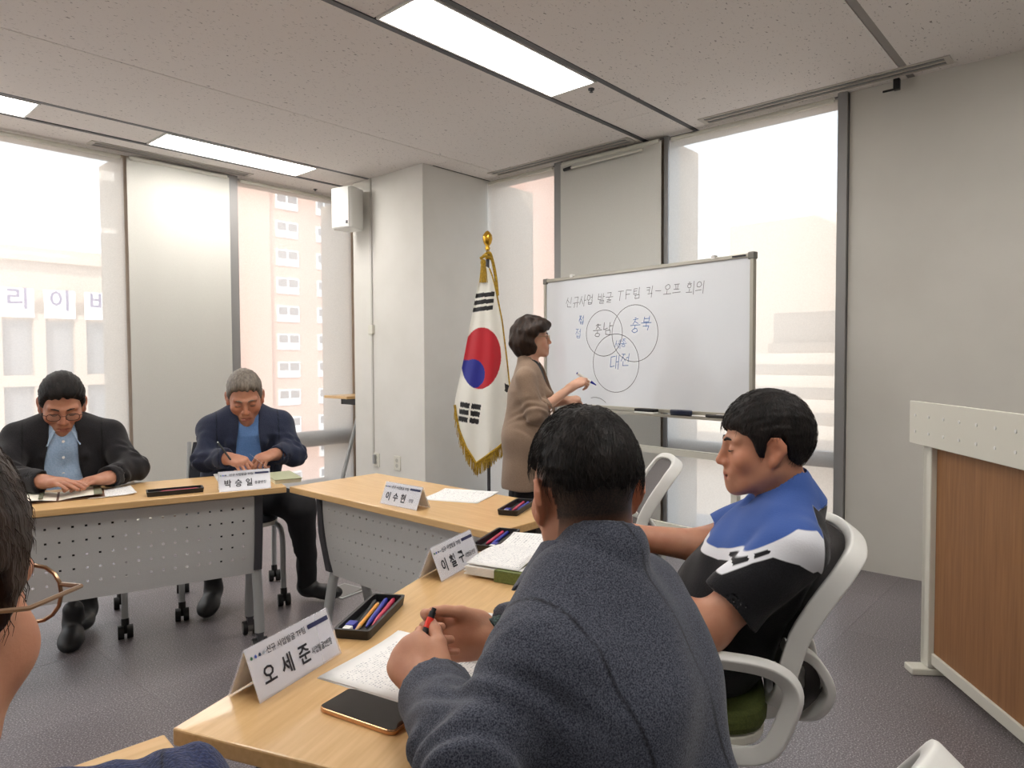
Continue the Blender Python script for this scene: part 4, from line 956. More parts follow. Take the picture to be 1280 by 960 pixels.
tray(1.135, 2.835, -18, 'between the two men at the window table', [('rpen', .08, .01, -.07, .006), ('kpen', .08, -.012, -.06, -.014)])
# ---------------------------------------------------------------- papers, folder, phone
def print_mat(name, sx, sy, th=.52, dark=(120, 122, 130)):
    m = mat(name, (240, 240, 238), .6); nt = m.node_tree; b = nt.nodes['Principled BSDF']
    tc = nt.nodes.new('ShaderNodeTexCoord'); sp = nt.nodes.new('ShaderNodeSeparateXYZ'); nt.links.new(tc.outputs['Object'], sp.inputs[0])
    def math_(op, a, b_=None, v=None):
        n = nt.nodes.new('ShaderNodeMath'); n.operation = op; nt.links.new(a, n.inputs[0])
        if b_ is not None: nt.links.new(b_, n.inputs[1])
        if v is not None: n.inputs[1].default_value = v
        return n.outputs[0]
    row = math_('FRACT', math_('MULTIPLY', sp.outputs[1], v=sy)); rowi = math_('FLOOR', math_('MULTIPLY', sp.outputs[1], v=sy))
    cb = nt.nodes.new('ShaderNodeCombineXYZ'); nt.links.new(math_('MULTIPLY', sp.outputs[0], v=sx), cb.inputs[0]); nt.links.new(math_('MULTIPLY', rowi, v=7.31), cb.inputs[1])
    n = nt.nodes.new('ShaderNodeTexNoise'); n.inputs['Scale'].default_value = 1; n.inputs['Detail'].default_value = 1.5; nt.links.new(cb.outputs[0], n.inputs['Vector'])
    on_ = math_('MULTIPLY', math_('GREATER_THAN', n.outputs['Fac'], v=th), math_('LESS_THAN', row, v=.5))
    ax = math_('LESS_THAN', math_('ABSOLUTE', sp.outputs[0]), v=.088); ay = math_('LESS_THAN', math_('ABSOLUTE', sp.outputs[1]), v=.125)
    on_ = math_('MULTIPLY', on_, math_('MULTIPLY', ax, ay))
    mx = nt.nodes.new('ShaderNodeMix'); mx.data_type = 'RGBA'; nt.links.new(on_, mx.inputs[0]); mx.inputs[6].default_value = lin((240, 240, 238)); mx.inputs[7].default_value = lin(dark); nt.links.new(mx.outputs[2], b.inputs['Base Color'])
    return m
M['print'] = print_mat('printed_page', 430, 175, .55, (178, 180, 186)); M['print2'] = print_mat('printed_page_sparse', 380, 120, .57, (160, 162, 170))
def sheet(name, label, x, y, z, az, w=.21, h=.297, n=1, m='print', curl=.0, cat='paper', tilt=0):
    t = thing(name, label, cat, (x, y, z), math.radians(az))
    for k in range(n):
        o = MB().grid(lambda u, v: ((u-.5)*w, (v-.5)*h, curl*max(0, u-.6)**2*8+curl*max(0, .25-v)**2*5), 8, 10).build('sheet', M[m] if k == n-1 else M['paper'], t, smooth=True)
        o.location = (.002*k, -.0015*k, .0006+.0012*k); o.rotation_euler = (0, 0, .012*k*(-1)**k); sm = o.modifiers.new('thick', 'SOLIDIFY'); sm.thickness = .0006
    return t
sheet('document', 'printed pages lying left under the hands of the man in the grey jacket', .755, .875, TH, 12, n=3, curl=.004)
sheet('document', 'printed pages lying right under the wrist of the man in the grey jacket', .93, .865, TH+.0048, 22, n=2, curl=.003, m='print2')
sheet('document', 'blank-backed printed pages beside the name plate near the pillar', 1.838, 1.925, TH, 22, w=.21, h=.235, n=2, m='print2', curl=.003)
f = thing('document_folder', 'green folder thick with papers and an open printed booklet on top', 'folder', (1.298, 1.085, TH), math.radians(14))
MB().box(-.108, .115, -.15, .06, .001, .006).box(-.112, -.107, -.15, .06, .001, .027).box(-.112, .02, -.15, .06, .0275, .0295).build('cover', M['green'], f, bevel=.001)
for k in range(8):
    o = MB().box(-.105+.004*((k*3) % 3), .105, -.145, .148-.003*(k % 3), .0065+.0026*k, .0085+.0026*k).build('page', M['paper'], f)
for s_ in (-1, 1):
    o = MB().grid(lambda u, v: ((u-.5)*.2, (v-.5)*.29*.5, .010*math.sin(u*PI)*(.3 if s_ < 0 else 1)), 10, 6).build('booklet_page', M['print'], f, smooth=True); o.location = (0, s_*.073, .0325); sm = o.modifiers.new('thick', 'SOLIDIFY'); sm.thickness = .001
sheet('document', 'single printed page sticking out of the green folder by the tray', 1.40, 1.165, TH+.034, 24, .19, .2, 1, 'print2', .004)
pe = sheet('document', 'white pages beside the open notebook of the man in the dark suit', .965, 3.045, TH, -14, .16, .2, 3, 'print2', .004)
nb = thing('notebook', 'open cream notebook with olive band before the man in the dark suit', 'notebook', (.80, 3.10, TH), math.radians(-16))
MB().box(-.155, .155, -.105, .105, .001, .004).build('cover', mat('brown_leather', (110, 76, 50), .5), nb, bevel=.001)
for s_ in (-1, 1): o = MB().grid(lambda u, v: (s_*(.004+.142*u), (v-.5)*.2, .0045+.010*math.sin(min(1, u*1.3)*PI*.5)), 10, 4).build('page', mat('cream_paper', (244, 240, 224), .6), nb, smooth=True)
MB().box(-.06, -.045, -.10, .10, .0165, .018).build('band', mat('olive_band', (92, 96, 74), .6), nb); MB().box(.118, .146, -.10, .10, .0155, .017).build('side_band', mat('olive_band2', (120, 122, 100), .6), nb)
bk = thing('book', 'closed pale green book at the end of the window table', 'book', (1.585, 2.80, TH), math.radians(-17)); MB().box(-.055, .055, -.11, .11, .0, .016).build('pages', mat('cream_paper2', (230, 226, 200), .6), bk); MB().box(-.058, .058, -.113, .113, .016, .019).build('cover', mat('sage_cover', (168, 172, 140), .6), bk)
sheet('document', 'white page under the pen of the man in the navy jacket', 1.50, 3.02, TH, -20, .21, .26, 2, 'print2', .003)
ph = thing('smartphone', 'black-screened phone with rose gold rim lying beside the papers', 'phone', (.611, .838, TH), math.radians(-78))
MB().prism(rrect(.0725, .035, .22, 5), .0, .0078).build('body', M['rosegold'], ph, bevel=.0018); MB().prism(rrect(.071, .0335, .2, 5), .0078, .0083).build('screen', M['blackgloss'], ph)
# ---------------------------------------------------------------- people
FWv, RTv, UPv = npv(.743, .669, 0), npv(.669, -.743, 0), npv(0, 0, 1)
def torso_stations(c, g=0.0, low=.10):
    f = dirn(c['az']); l = dirn(c['az']+90); up = unit(c['sh']-c['pel']); w = c.get('tw', 1.0); b = c.get('belly', 0.0); D = c.get('td', 1.0)
    mid = lerp(c['pel'], c['sh'], .40)-f*c.get('slump', .02); ch = lerp(c['pel'], c['sh'], .76)
    return [(c['pel']-up*low, .165*w+g, .125*D+g), (c['pel']+up*.04, .168*w+g, .125*D+b*.5+g), (mid+f*b*.5, .16*w+g, .115*D+b+g), (ch, .172*w+g, .112*D+b*.3+g),
            (c['sh']+up*.0, .150*w+g, .088*D+g), (lerp(c['sh'], c['neck'], .85), .062+g*.6, .058+g*.6)], l
def add_torso(S, c, g=0.0, k=.03, low=.10):
    D_ = c.get('td', 1.0); st, l = torso_stations(c, g, low); S.loft(st, l, k, kk=.05)
    for sd in 'LR':
        s_ = 1 if sd == 'L' else -1
        S.cap(lerp(c['sh'], c['neck'], .75)+l*s_*.045, c['S'+sd], .046*D_+g, .050*D_+g, .05)
def add_arm(S, c, sd, r, end=1.0, k=.03):
    s, e, w_ = c['S'+sd], c['E'+sd], c['W'+sd]; S.cap(s, e, r[0], r[1], k)
    if end > 0: S.cap(e, lerp(e, w_, end), r[1]*1.02, r[2], k)
def add_sleeve(S, c, sd, r, end=1.0, k=.03, hol=.013):
    s, e, w_ = c['S'+sd], c['E'+sd], c['W'+sd]
    if end <= 0: S.sleeve(s, lerp(s, e, -end), r[0], r[1], k, hol=hol); return
    S.cap(s, e, r[0], r[1], k); S.sleeve(e, lerp(e, w_, end), r[1]*1.02, r[2], k, hol=hol)
def cuff(S, p, d, r, depth=.05, k=.004):
    d = unit(d); x = unit(np.cross(d, (.3, .2, 1))); R = np.stack([x, np.cross(d, x), d], 1)
    S.box(p+d*depth, R, (r*1.9, r*1.9, depth), .002, k, 's')
def add_legs(S, c, r, k=.04, upto='ankle'):
    for sd in 'LR':
        h, kn, an = c['H'+sd], c['K'+sd], c['A'+sd]
        S.cap(h, kn, r[0], r[1], k); S.cap(kn, an, r[1], r[2], .03)
def collar(S, c, r0, r1, h=.045, back=.02, k=.01, hole=.010, tilt=.25):
    """stand-up collar shell round the neck"""
    f = dirn(c['az']); up = unit(c['hd']['L'](0, -.02, -.075)-c['neck']); b = c['neck']-up*.01-f*.004
    S.cap(b, b+up*h-f*back*.3, r0, r1, .02)
def wing(S, a0, a1, n, w=.020, th=.005, k=.006):
    x = unit(a1-a0); n = unit(n-x*np.dot(n, x)); R = np.stack([x, np.cross(n, x), n], 1); S.box((a0+a1)/2, R, (np.linalg.norm(a1-a0)/2+.006, w, th), .004, k)
def sit(S, c):
    if 'seat' in c:
        x, y, az, z = c['seat']; R = np.stack([dirn(az-90), dirn(az), UPv], 1); S.box(npv(x, y, z-.25)+dirn(az)*.0, R, (.30, .29, .25), .004, .012, 's')
        if z > .465:                       # clothing lies against the backrest instead of passing through it
            o = np.asarray((x, y, 0), F32); Rf = R.astype(F32); zs = [q[1] for q in BACK]; ys = [q[0] for q in BACK]
            def behind(P):
                q = (P-o)@Rf; yb = np.interp(q[:, 2], zs, ys)-.045*(1-np.clip(q[:, 0]/.23, -1, 1)**2)+.034
                return np.maximum(np.maximum(q[:, 1]-yb, np.abs(q[:, 0])-.262), np.maximum(q[:, 2]-.872, .40-q[:, 2]))*.9
            S.fn(behind, o-.6, o+1.0, .012, 's')
        if c.get('armcut'): S.box(npv(x, y, .49)+dirn(az-90)*.275-dirn(az)*.04, R, (.034, .235, .15), .004, .01, 's')
def make_body(c, res):
    S = SDF(); hd = c['hd']
    c['hd']['L'] = add_head(S, hd['o'], hd['R'], hd.get('s', 1), hd.get('fem', False), nose=hd.get('nose', 1))
    S.cap(hd['L'](0, -.022, -.05), c['neck'], .052*hd.get('nk', 1), .056*hd.get('nk', 1), .03)
    add_torso(S, c, -.018, .03)
    for sd in 'LR':
        a = c.get('armr', (.042, .037, .026)); add_arm(S, c, sd, a)
        h = c['hand'+sd]
        if h: add_hand(S, c['W'+sd], h[0], h[1], 1 if sd == 'R' else -1, h[2], h[3], h[4] if len(h) > 4 else .95)
    add_legs(S, c, (.07, .05, .036)); sit(S, c)
    o = np.asarray(hd['o'], float); R = hd['R']; s = hd.get('s', 1); st = hd.get('stubble')
    ss = lambda x, a, b: np.clip((x-a)/(b-a), 0, 1)
    def a_lip(V):
        q = (V-o)@R/s; return ss(q[:, 1], .070, .078)*ss(.023-np.abs(q[:, 0]), 0, .006)*ss(q[:, 2], -.0845, -.081)*ss(-q[:, 2], .0605, .0635)*.8
    def a_rud(V):
        q = (V-o)@R/s; near = np.exp(-((np.abs(q[:, 0])-.045)**2+(q[:, 1]-.06)**2+(q[:, 2]+.03)**2)/(2*.022**2))+np.exp(-(q[:, 0]**2+(q[:, 1]-.108)**2+(q[:, 2]+.032)**2)/(2*.014**2))+((np.abs(q[:, 0]) > .077) & (np.abs(q[:, 2]) < .05) & (np.abs(q[:, 1]) < .05))*.9
        return np.clip(near, 0, 1)
    def a_stub(V):
        q = (V-o)@R/s
        if not st: return np.zeros(len(V))
        zl = np.interp(q[:, 1], *HAIRLINE[hd['hair']]); b = ss(q[:, 2], -.085, -.03)*ss(.02-q[:, 1], 0, .02)*ss(.0785-np.abs(q[:, 0]), 0, .004)*(q[:, 2] < zl+.03)
        b[(q[:, 1] > -.038) & (q[:, 2] < .012)] = 0
        return b
    return sdf_obj('body', S, res, c['skin'], c['root'], base=c['base'], attrs=dict(lip=a_lip, ruddy=a_rud, stub=a_stub))
def face_bits(c, brow=True, lash=True, col=None):
    hd = c['hd']; L = hd['L']
    for e in (-1, 1):
        if brow: m = MB(); m.tube([L(.013*e, .0945, .0185)-c['base'], L(.028*e, .0905, .0235)-c['base'], L(.046*e, .0775, .0195)-c['base']], [.0028, .0036, .0016], 6); m.build('eyebrow', col or M['hairblack'], c['root'], smooth='auto')
        if lash: m = MB(); m.tube([L(.0185*e, .0835, -.0065)-c['base'], L(.027*e, .0885, -.0075)-c['base'], L(.037*e, .0875, -.0075)-c['base'], L(.0465*e, .079, -.005)-c['base']], [.0008, .0016, .0016, .0009], 5); m.build('eyelashes', col or M['hairblack'], c['root'], smooth='auto')
def glasses(c, frame, w=.046, h=.034, zc=-.006, rr=.0013, rnd=.75):
    L = c['hd']['L']; b = c['base']; m = MB(); lens_ = []
    for e in (-1, 1):
        loop = [(x*.5, z*.5) for x, z in rrect(w, h, rnd, 4)]
        pts = [L(.034*e+x*1.0, .107-.10*(.034*e+x)**2*12, zc+z)-b for x, z in loop]; m.tube(pts, rr, 6, closed=True)
        lens_.append(MB().add(pts, [tuple(range(len(pts)))]))
        hx = .034*e+e*w*.5
        m.tube([L(hx, .107-.1*hx*hx*12, zc+.007)-b, L(.076*e, .092, zc+.008)-b, L(.081*e, .03, zc+.008)-b, L(.083*e, -.012, zc+.016)-b, L(.083*e, -.035, zc+.002)-b], rr*1.1, 6)
    m.tube([L(-.0115, .1075, zc+.004)-b, L(0, .1115, zc+.007)-b, L(.0115, .1075, zc+.004)-b], rr, 6)
    g_ = m.build('glasses', frame, c['root'], smooth='auto')
    for q in lens_: q.build('lens', M['lens'], g_)
M['lens'] = mat('spectacle_lens', (240, 244, 248), .03, alpha=.10)
M['hairblack'] = mat('black_hair', (18, 16, 16), .55, col2=(34, 29, 27), nscale=60, stretch=(1, 1, .25), bump=.6, bscale=220, spec=.25)
M['hairbrown'] = mat('dark_brown_hair', (36, 26, 21), .42, col2=(54, 38, 29), nscale=60, stretch=(1, 1, .25), bump=.6, bscale=220, spec=.25)
M['hairgrey'] = mat('grey_hair', (92, 84, 76), .5, col2=(128, 118, 106), nscale=110, stretch=(1, 1, .3), bump=.5, bscale=180)
def collar_leaf(c, matl, r0=.058, slope=.7, top=.034, low=-.014, front=.03, gap=.012, th=.004, name='collar', res=.0032, ctr=0.0, wide=1.0, ax=1.0):
    f = dirn(c['az']); nu = unit(unit(c['hd']['L'](0, -.022, -.065)-c['neck'])*ax+unit(c['sh']-c['pel'])*(1-ax)); y = unit(f-nu*np.dot(f, nu)); R = np.stack([np.cross(y, nu), y, nu], 1).astype(F32); o = np.asarray(c['neck']+y*ctr, F32)
    def fn(P):
        q = (P-o)@R; r = np.sqrt((q[:, 0]/wide)**2+q[:, 1]**2); ca = q[:, 1]/(r+1e-6); hl = low-front*np.clip(ca, 0, 1)**2; rc = r0+np.maximum(top-q[:, 2], 0)*slope
        d = np.maximum(np.maximum(np.abs(r-rc)-th, q[:, 2]-top), hl-q[:, 2])
        g = np.where(q[:, 1] > 0, (gap+.5*np.maximum(0, top-q[:, 2])*(gap > 0))-np.abs(q[:, 0]), -1)
        return np.maximum(d, g)*.85
    S = SDF(); S.fn(fn, o-.13, o+.13); return sdf_obj(name, S, res, matl, c['root'], base=c['base'])
def person(label, c):
    b = c['pel'].copy(); b[2] = 0; c['base'] = b
    c['root'] = thing('person', label, 'person', tuple(b)); f = dirn(c['az']); l = dirn(c['az']+90)
    c.setdefault('SL', c['sh']+l*c.get('shw', .18)); c.setdefault('SR', c['sh']-l*c.get('shw', .18))
    for sd, s_ in (('L', 1), ('R', -1)):
        c.setdefault('H'+sd, c['pel']+l*s_*.085-npv(0, 0, .03)); c.setdefault('K'+sd, c['pel']+f*.42+l*s_*.12+npv(0, 0, -.02)); c.setdefault('A'+sd, c['K'+sd]+f*.02-npv(0, 0, c['K'+sd][2]-.10))
        c.setdefault('hand'+sd, None)
    return c
def hair(c, style, matl, res, **kw):
    hd = c['hd']; hd['hair'] = style; return sdf_obj('hair', hair_sdf(hd['o'], hd['R'], hd.get('s', 1), style, **kw), res, matl, c['root'], base=c['base'])
def strands(c, style, matl, n, seed, length=.03, grow=(.010, .013, .020), r=.0006, lift=.006):
    """fine hairs lying over the hair shape so that its outline is not a hard edge"""
    hd = c['hd']; L = hd['L']; rs = np.random.RandomState(seed); m = MB(); rx = np.array([.076+grow[0], .098+grow[1], .089+grow[2]]); hl = HAIRLINE[style]; k = 0
    while k < n:
        v = rs.normal(size=3); v /= np.linalg.norm(v); p = v*rx+np.array([0, -.012, .03])
        if p[2] < np.interp(p[1], *hl)+.012: continue
        k += 1
        cr = np.array([.01, -.03, .118]); d = p-cr; nrm = unit(v/rx); d = d-nrm*np.dot(d, nrm); d = unit(d+rs.normal(size=3)*.25*np.linalg.norm(d)) if np.linalg.norm(d) > 1e-3 else unit(rs.normal(size=3))
        d = unit(d-nrm*np.dot(d, nrm)); ln = length*rs.uniform(.5, 1.2); lf = lift*rs.uniform(.1, 1.0)
        pts = [p-nrm*.002, p+d*ln*.5+nrm*lf*.8, p+d*ln+nrm*(lf*.7-ln*ln*4)]
        m.tube([L(*q)-c['base'] for q in pts], [r, r*.9, r*.3], 3, cap=False)
    o = m.build('hair_strands', matl, c['root'], smooth=True); o['kind'] = 'stuff'; return o
def shoes(c, matl, sole, azs, pit=(0, 0)):
    for i, sd in enumerate('LR'):
        S = SDF(); R = add_shoe(S, c['A'+sd], azs[i], pit[i]); o = np.asarray(c['A'+sd])
        def mi(C, R=R, o=o): return (((C-o)@R)[:, 2] < -.067).astype(int)
        sdf_obj('shoe', S, .005, [matl, sole], c['root'], mi=mi, base=c['base'])
def trousers(c, matl, r=(.092, .07, .052), seed=5, res=.009):
    S = SDF(); up = unit(c['sh']-c['pel']); l = dirn(c['az']+90)
    S.loft([(c['pel']+up*.10, .155, .118), (c['pel'], .168, .125), (c['pel']-up*.07, .16, .12)], l, .03)
    add_legs(S, c, r); sit(S, c); wv = rand_waves(seed, 6, 25, 70)
    return sdf_obj('trousers', S, res, matl, c['root'], disp=lambda P: wob(P, wv, .0035), base=c['base'])
def sleeve_folds(c, amp=.004, seed=2):
    wv = rand_waves(seed, 7, 22, 60)
    A = [(np.asarray(c['E'+s_], F32), np.asarray(c['S'+s_], F32), np.asarray(c['W'+s_], F32)) for s_ in 'LR']
    def disp(P):
        d = wob(P, wv, amp*.7)
        for e, s_, w_ in A:
            for a_, b_ in ((s_, e), (e, w_)):
                ax = b_-a_; Ln = float(np.linalg.norm(ax)); ax = ax/Ln; t = (P-a_)@ax; near = np.exp(-(((P-e)**2).sum(1))/(2*.075**2))
                d = d+amp*near*np.sin(t*95+3*np.sin((P@np.array([31, 17, 23], F32))))*.8
        return d.astype(F32)
    return disp
def suit_jacket(c, matl, res, g=.014, sleeve=(.066, .058, .046), end=.93, open_w=None, coll=True, seed=2, amp=.004, low=.13, lapel=True, mi=None, name='jacket', matls=None, pad=.0):
    S = SDF(); f = dirn(c['az']); l = dirn(c['az']+90); up = unit(c['sh']-c['pel'])
    add_torso(S, c, g, .03, low)
    for sd in 'LR': add_sleeve(S, c, sd, sleeve, end, .024)
    nu = unit(c['hd']['L'](0, -.025, -.07)-c['neck'])
    if pad:
        for sd, s_ in (('L', 1), ('R', -1)): S.cap(lerp(c['sh'], c['neck'], .45)+l*s_*.07, c['S'+sd]+up*pad+l*s_*.008, .046, .044, .025)
    if coll:
        b = c['neck']-nu*.012-f*.006; S.cap(b, b+nu*.052-f*.012, .082, .068, .010)
        if lapel:
            for s_ in (-1, 1):
                a0 = c['neck']+l*s_*.062+f*.02+nu*.012; a1 = c['sh']+l*s_*.075+f*.118-up*.07; a2 = c['sh']+l*s_*.062+f*.135-up*.22
                x = unit(np.cross(a1-a0, f)); S.cap(a0, a1, .014, .02, .012); S.cap(a1, a2, .02, .010, .012)
    S.cap(c['neck']-nu*.05, c['neck']+nu*.12-f*.012, .060, .062, .006, 's')
    if open_w:
        w0, w1 = open_w; R = np.stack([l, f, up], 1).astype(F32); o = np.asarray(c['sh'], F32)
        def cutf(P):
            q = (P-o)@R; ww = np.interp(q[:, 2], [-.6, -.25, -.05, .05], [w1, w1, w0, w0*.8]); return np.maximum(np.abs(q[:, 0])-ww, .02-q[:, 1])*.9
        S.fn(cutf, o-.6, o+.6, .006, 's')
    sit(S, c); fo = sleeve_folds(c, amp, seed); Rt = np.stack([l, f, up], 1); o_ = c['sh']; ne = c['neck']
    def seam(V):
        q = (V-o_)@Rt; ax = np.abs(q[:, 0]); d1 = np.where(q[:, 2] > -.24, np.abs(ax-(.142-.25*np.maximum(0, -q[:, 2]-.05)**1.3)), 1); d2 = np.where((q[:, 1] < 0), ax, 1.0)
        qn = (V-ne)@nu; rn = np.linalg.norm((V-ne)-np.outer(qn, nu), axis=1); d3 = np.where((rn < .098) & (q[:, 1] < .05), np.abs(qn+.006), 1.0); return np.minimum(np.minimum(d1, d2), d3)
    return sdf_obj(name, S, res, matls or matl, c['root'], disp=fo, mi=mi, base=c['base'], attrs=dict(seam_line=lambda V: np.clip(1-seam(V)/.0032, 0, 1)))
def shirt(c, matl, res, g=.002, seed=4, coll=True, matls=None, mi=None, name='shirt', amp=.002):
    S = SDF(); f = dirn(c['az']); l = dirn(c['az']+90); add_torso(S, c, g, .03); nu = unit(c['hd']['L'](0, -.02, -.07)-c['neck'])
    if coll:
        b = c['neck']-nu*.01-f*.0; S.cap(b, b+nu*.030-f*.006, .066, .059, .012)
    S.cap(c['neck']-nu*.02, c['neck']+nu*.1-f*.01, .053, .056, .004, 's')
    for s_ in (0,): S.cap(c['neck']+f*.085-nu*.01, c['neck']+f*.06+nu*.06, .022, .045, .01, 's')
    sit(S, c); wv = rand_waves(seed, 7, 25, 75)
    return sdf_obj(name, S, res, matls or matl, c['root'], disp=lambda P: wob(P, wv, amp), mi=mi, base=c['base'])
FIST = [(62, 80, 45), (66, 84, 45), (68, 84, 45), (70, 84, 45)]; HOLD = [(42, 62, 30), (52, 70, 35), (60, 76, 40), (64, 78, 40)]
FLAT = [(6, 10, 6), (7, 11, 7), (8, 11, 7), (9, 12, 7)]
RELAX = [(20, 28, 18), (24, 32, 20), (28, 34, 20), (32, 36, 20)]
SK1 = skin('skin_warm', (200, 146, 116), (188, 130, 102)); SK2 = skin('skin_tan', (190, 138, 112), (178, 122, 98)); SK3 = skin('skin_light', (220, 174, 148), (212, 162, 136)); SK4 = skin('skin_ruddy', (198, 144, 115), (186, 128, 100))
LIP = mat('lip', (160, 92, 82), .45)
BLK = mat('black_trouser_cloth', (24, 24, 28), .85); SHOE = mat('black_shoe_leather', (20, 20, 22), .45); SOLE = mat('pale_shoe_sole', (186, 184, 178), .7); SOLEK = mat('dark_shoe_sole', (24, 24, 24), .7)
def attr_seam(m, c): return attr_mix(m, 'seam_line', tuple(int(v*.45) for v in c))
def fabric(name, c1, c2, scale=380, rough=.9, bump=.25): return attr_seam(mat(name, c1, rough, col2=c2, nscale=scale, detail=2, lo=.35, hi=.68, bump=bump, sheen=.15, spec=.2), c1)
# --- man in the grey jacket, seen from behind
c = person('man in a dark blue-grey jacket leaning on the table, seen from behind, holding a pen', dict(
    az=96, sh=npv(.802, .556, .866), shw=.138, neck=npv(.806, .576, .932), armcut=True, seat=(.735, .535, 76, .472), KL=npv(.72, .84, .52), KR=npv(.90, .82, .52), AL=npv(.72, .86, .10), AR=npv(.91, .84, .10), pel=npv(.775, .455, .55), slump=-.03, belly=.02, tw=.95,
    EL=npv(.540, .552, .786), WL=npv(.645, .735, .778), ER=npv(.985, .735, .784), WR=npv(.815, .780, .786),
    hd=dict(o=npv(.842, .612, 1.052), R=head_frame(60, -8, 2), s=.95, hair='fade', stubble=True),
    handL=(-RTv*.52+FWv*.62+UPv*.34, -FWv*.62+UPv*.62-RTv*.40, [(48, 66, 35), (60, 74, 40), (66, 78, 42), (70, 80, 42)], (24, 12, 14), .92), handR=(-RTv*.96+FWv*.10+UPv*.02, FWv*.86-UPv*.42, [(46, 52, 22), (58, 66, 34), (66, 74, 38), (72, 76, 38)], (14, 30, 20), .92), skin=SK1))
JM = c; make_body(c, .0034)
hair(c, 'fade', M['hairblack'], .0034, grow=(.009, .012, .017), seed=3, strand=.0012, taper=.04); strands(c, 'fade', M['hairblack'], 2200, 11, .026, (.009, .012, .017), .0004, .003)
suit_jacket(c, (TW := fabric('blue_grey_tweed', (40, 44, 57), (92, 96, 108), 520)), .005, g=.014, sleeve=(.060, .058, .049), end=.86, pad=.012, seed=21, amp=.007, low=.16, lapel=False)
collar_leaf(c, TW, .068, .50, .044, -.012, .03, .03, .006)
shirt(c, fabric('white_shirt', (220, 222, 226), (214, 216, 220)), .007)
trousers(c, BLK); shoes(c, SHOE, SOLEK, (75, 75))
# watch
w_ = lerp(c['ER'], c['WR'], .955); d_ = unit(c['WR']-c['ER']); x_ = unit(np.cross(d_, (0, 0, 1))); y_ = np.cross(d_, x_); m = MB()
band = mat('woven_watch_band', (22, 44, 44), .7, col2=(70, 110, 104), nscale=300, lo=.5, hi=.62)
m.tube([w_+x_*.0325*math.cos(k*PI/12)+y_*.0325*math.sin(k*PI/12)-c['base'] for k in range(24)], .012, closed=True, prof=[(-.0022, -.013), (.0022, -.013), (.0022, .013), (-.0022, .013)], upv=tuple(d_)); wt = m.build('wristwatch', band, c['root'], smooth='auto')
# pen between both hands
pen('ballpoint_pen', 'black pen with red clicker held in both hands over the papers', (.7120, .8090, .8530), (.6600, .7990, .7860), .0052, (M['dark'], M['dark']), .2)
g_ = MB().cyl((-.006, -.0012, -.0075), (-.016, -.003, -.020), .0058, 10).build('grip', M['redtip'], bpy.data.objects[[o.name for o in bpy.data.objects if o.name.startswith('ballpoint_pen')][-1]], smooth='auto')
# --- man in the polo shirt, in profile
c = person('man in a black, white and blue polo shirt sitting in profile', dict(
    az=119, sh=npv(1.625, .605, .845), shw=.165, neck=npv(1.640, .600, .920), seat=(1.553, .838, 118, .472), KL=npv(1.26, 1.0, .52), KR=npv(1.37, 1.0, .52), AL=npv(1.19, 1.08, .10), AR=npv(1.30, 1.06, .10), pel=npv(1.585, .775, .55), slump=.01, belly=.018, tw=1.0, td=.88,
    EL=npv(1.370, .668, .668), WL=npv(1.29, .86, .775), ER=npv(1.690, .83, .750), WR=npv(1.535, .98, .785),
    hd=dict(o=npv(1.603, .640, 1.046), R=head_frame(121, -4, 0), s=.95, hair='thick', nk=1.05), armr=(.050, .044, .030),
    handL=(dirn(115)+UPv*.16, UPv, FLAT, (30, 8, 6)), handR=(dirn(135), UPv, FLAT, (30, 8, 6)), skin=SK4))
PM = c; make_body(c, .004)
hair(c, 'thick', M['hairblack'], .004, grow=(.013, .014, .020), seed=5, strand=.0012, taper=.022); strands(c, 'thick', M['hairblack'], 1300, 12, .026, (.013, .014, .020), .0005, .003)
face_bits(c)
S = SDF(); f = dirn(c['az']); l = dirn(c['az']+90); add_torso(S, c, .010, .03)
for sd in 'LR':
    add_sleeve(S, c, sd, (.066, .068, .05), -.72, .014, .018)
nu = unit(c['hd']['L'](0, -.02, -.07)-c['neck']); b = c['neck']-nu*.018; S.cap(b, b+nu*.050-f*.010, .080, .064, .016)
S.cap(c['neck']-nu*.02, c['neck']+nu*.1-f*.01, .057, .060, .004, 's'); S.cap(c['neck']+f*.095-nu*.0, c['neck']+f*.06+nu*.07, .024, .05, .01, 's')
sit(S, c); wv = rand_waves(9, 8, 25, 70); oo = c['sh'].copy(); Rp = np.stack([l, f, UPv], 1); ncl = c['neck']
def polo_zone(V):
    q = (V-oo)@Rp; z = V[:, 2]; y = q[:, 1]
    zb = np.interp(y, [-.08, -.04, 0, .05, .10, .15], [.835, .892, .896, .866, .838, .812]); wt_ = np.interp(y, [-.06, -.03, .0, .05, .09, .14], [.075, .085, .068, .026, .020, .022])
    bk = np.clip((y+.052)/.004, -1, 1); nk = np.clip((.100-np.linalg.norm((V-ncl)[:, :2], axis=1))/.004, -1, 1); nk = np.minimum(nk, np.clip((z-ncl[2]+.012)/.004, -1, 1))
    a = np.clip((z-zb)/.004, -1, 1); b_ = np.clip((z-zb+wt_)/.004, -1, 1)
    br = np.where((y > .056) & ~((y > .086) & (y < .096)) & (y < .128), (.0042-np.abs(z-zb+wt_*.5))/.004, -1.0)
    return np.maximum(np.minimum(a, bk), nk), np.minimum(b_, np.maximum(bk, nk)), np.clip(br, -1, 1)
pf = fabric('polo_cloth', (20, 20, 24), (28, 28, 32), 300); attr_mix(pf, 'zone_white', (226, 228, 234), -.3, .3); attr_mix(pf, 'zone_blue', (62, 92, 160), -.3, .3); attr_mix(pf, 'zone_bar', (26, 26, 30), -.3, .3)
sdf_obj('polo_shirt', S, .0045, pf, c['root'], disp=lambda P: wob(P, wv, .0032), base=c['base'], attrs=dict(zone_blue=lambda V: polo_zone(V)[0], zone_white=lambda V: polo_zone(V)[1], zone_bar=lambda V: polo_zone(V)[2]))
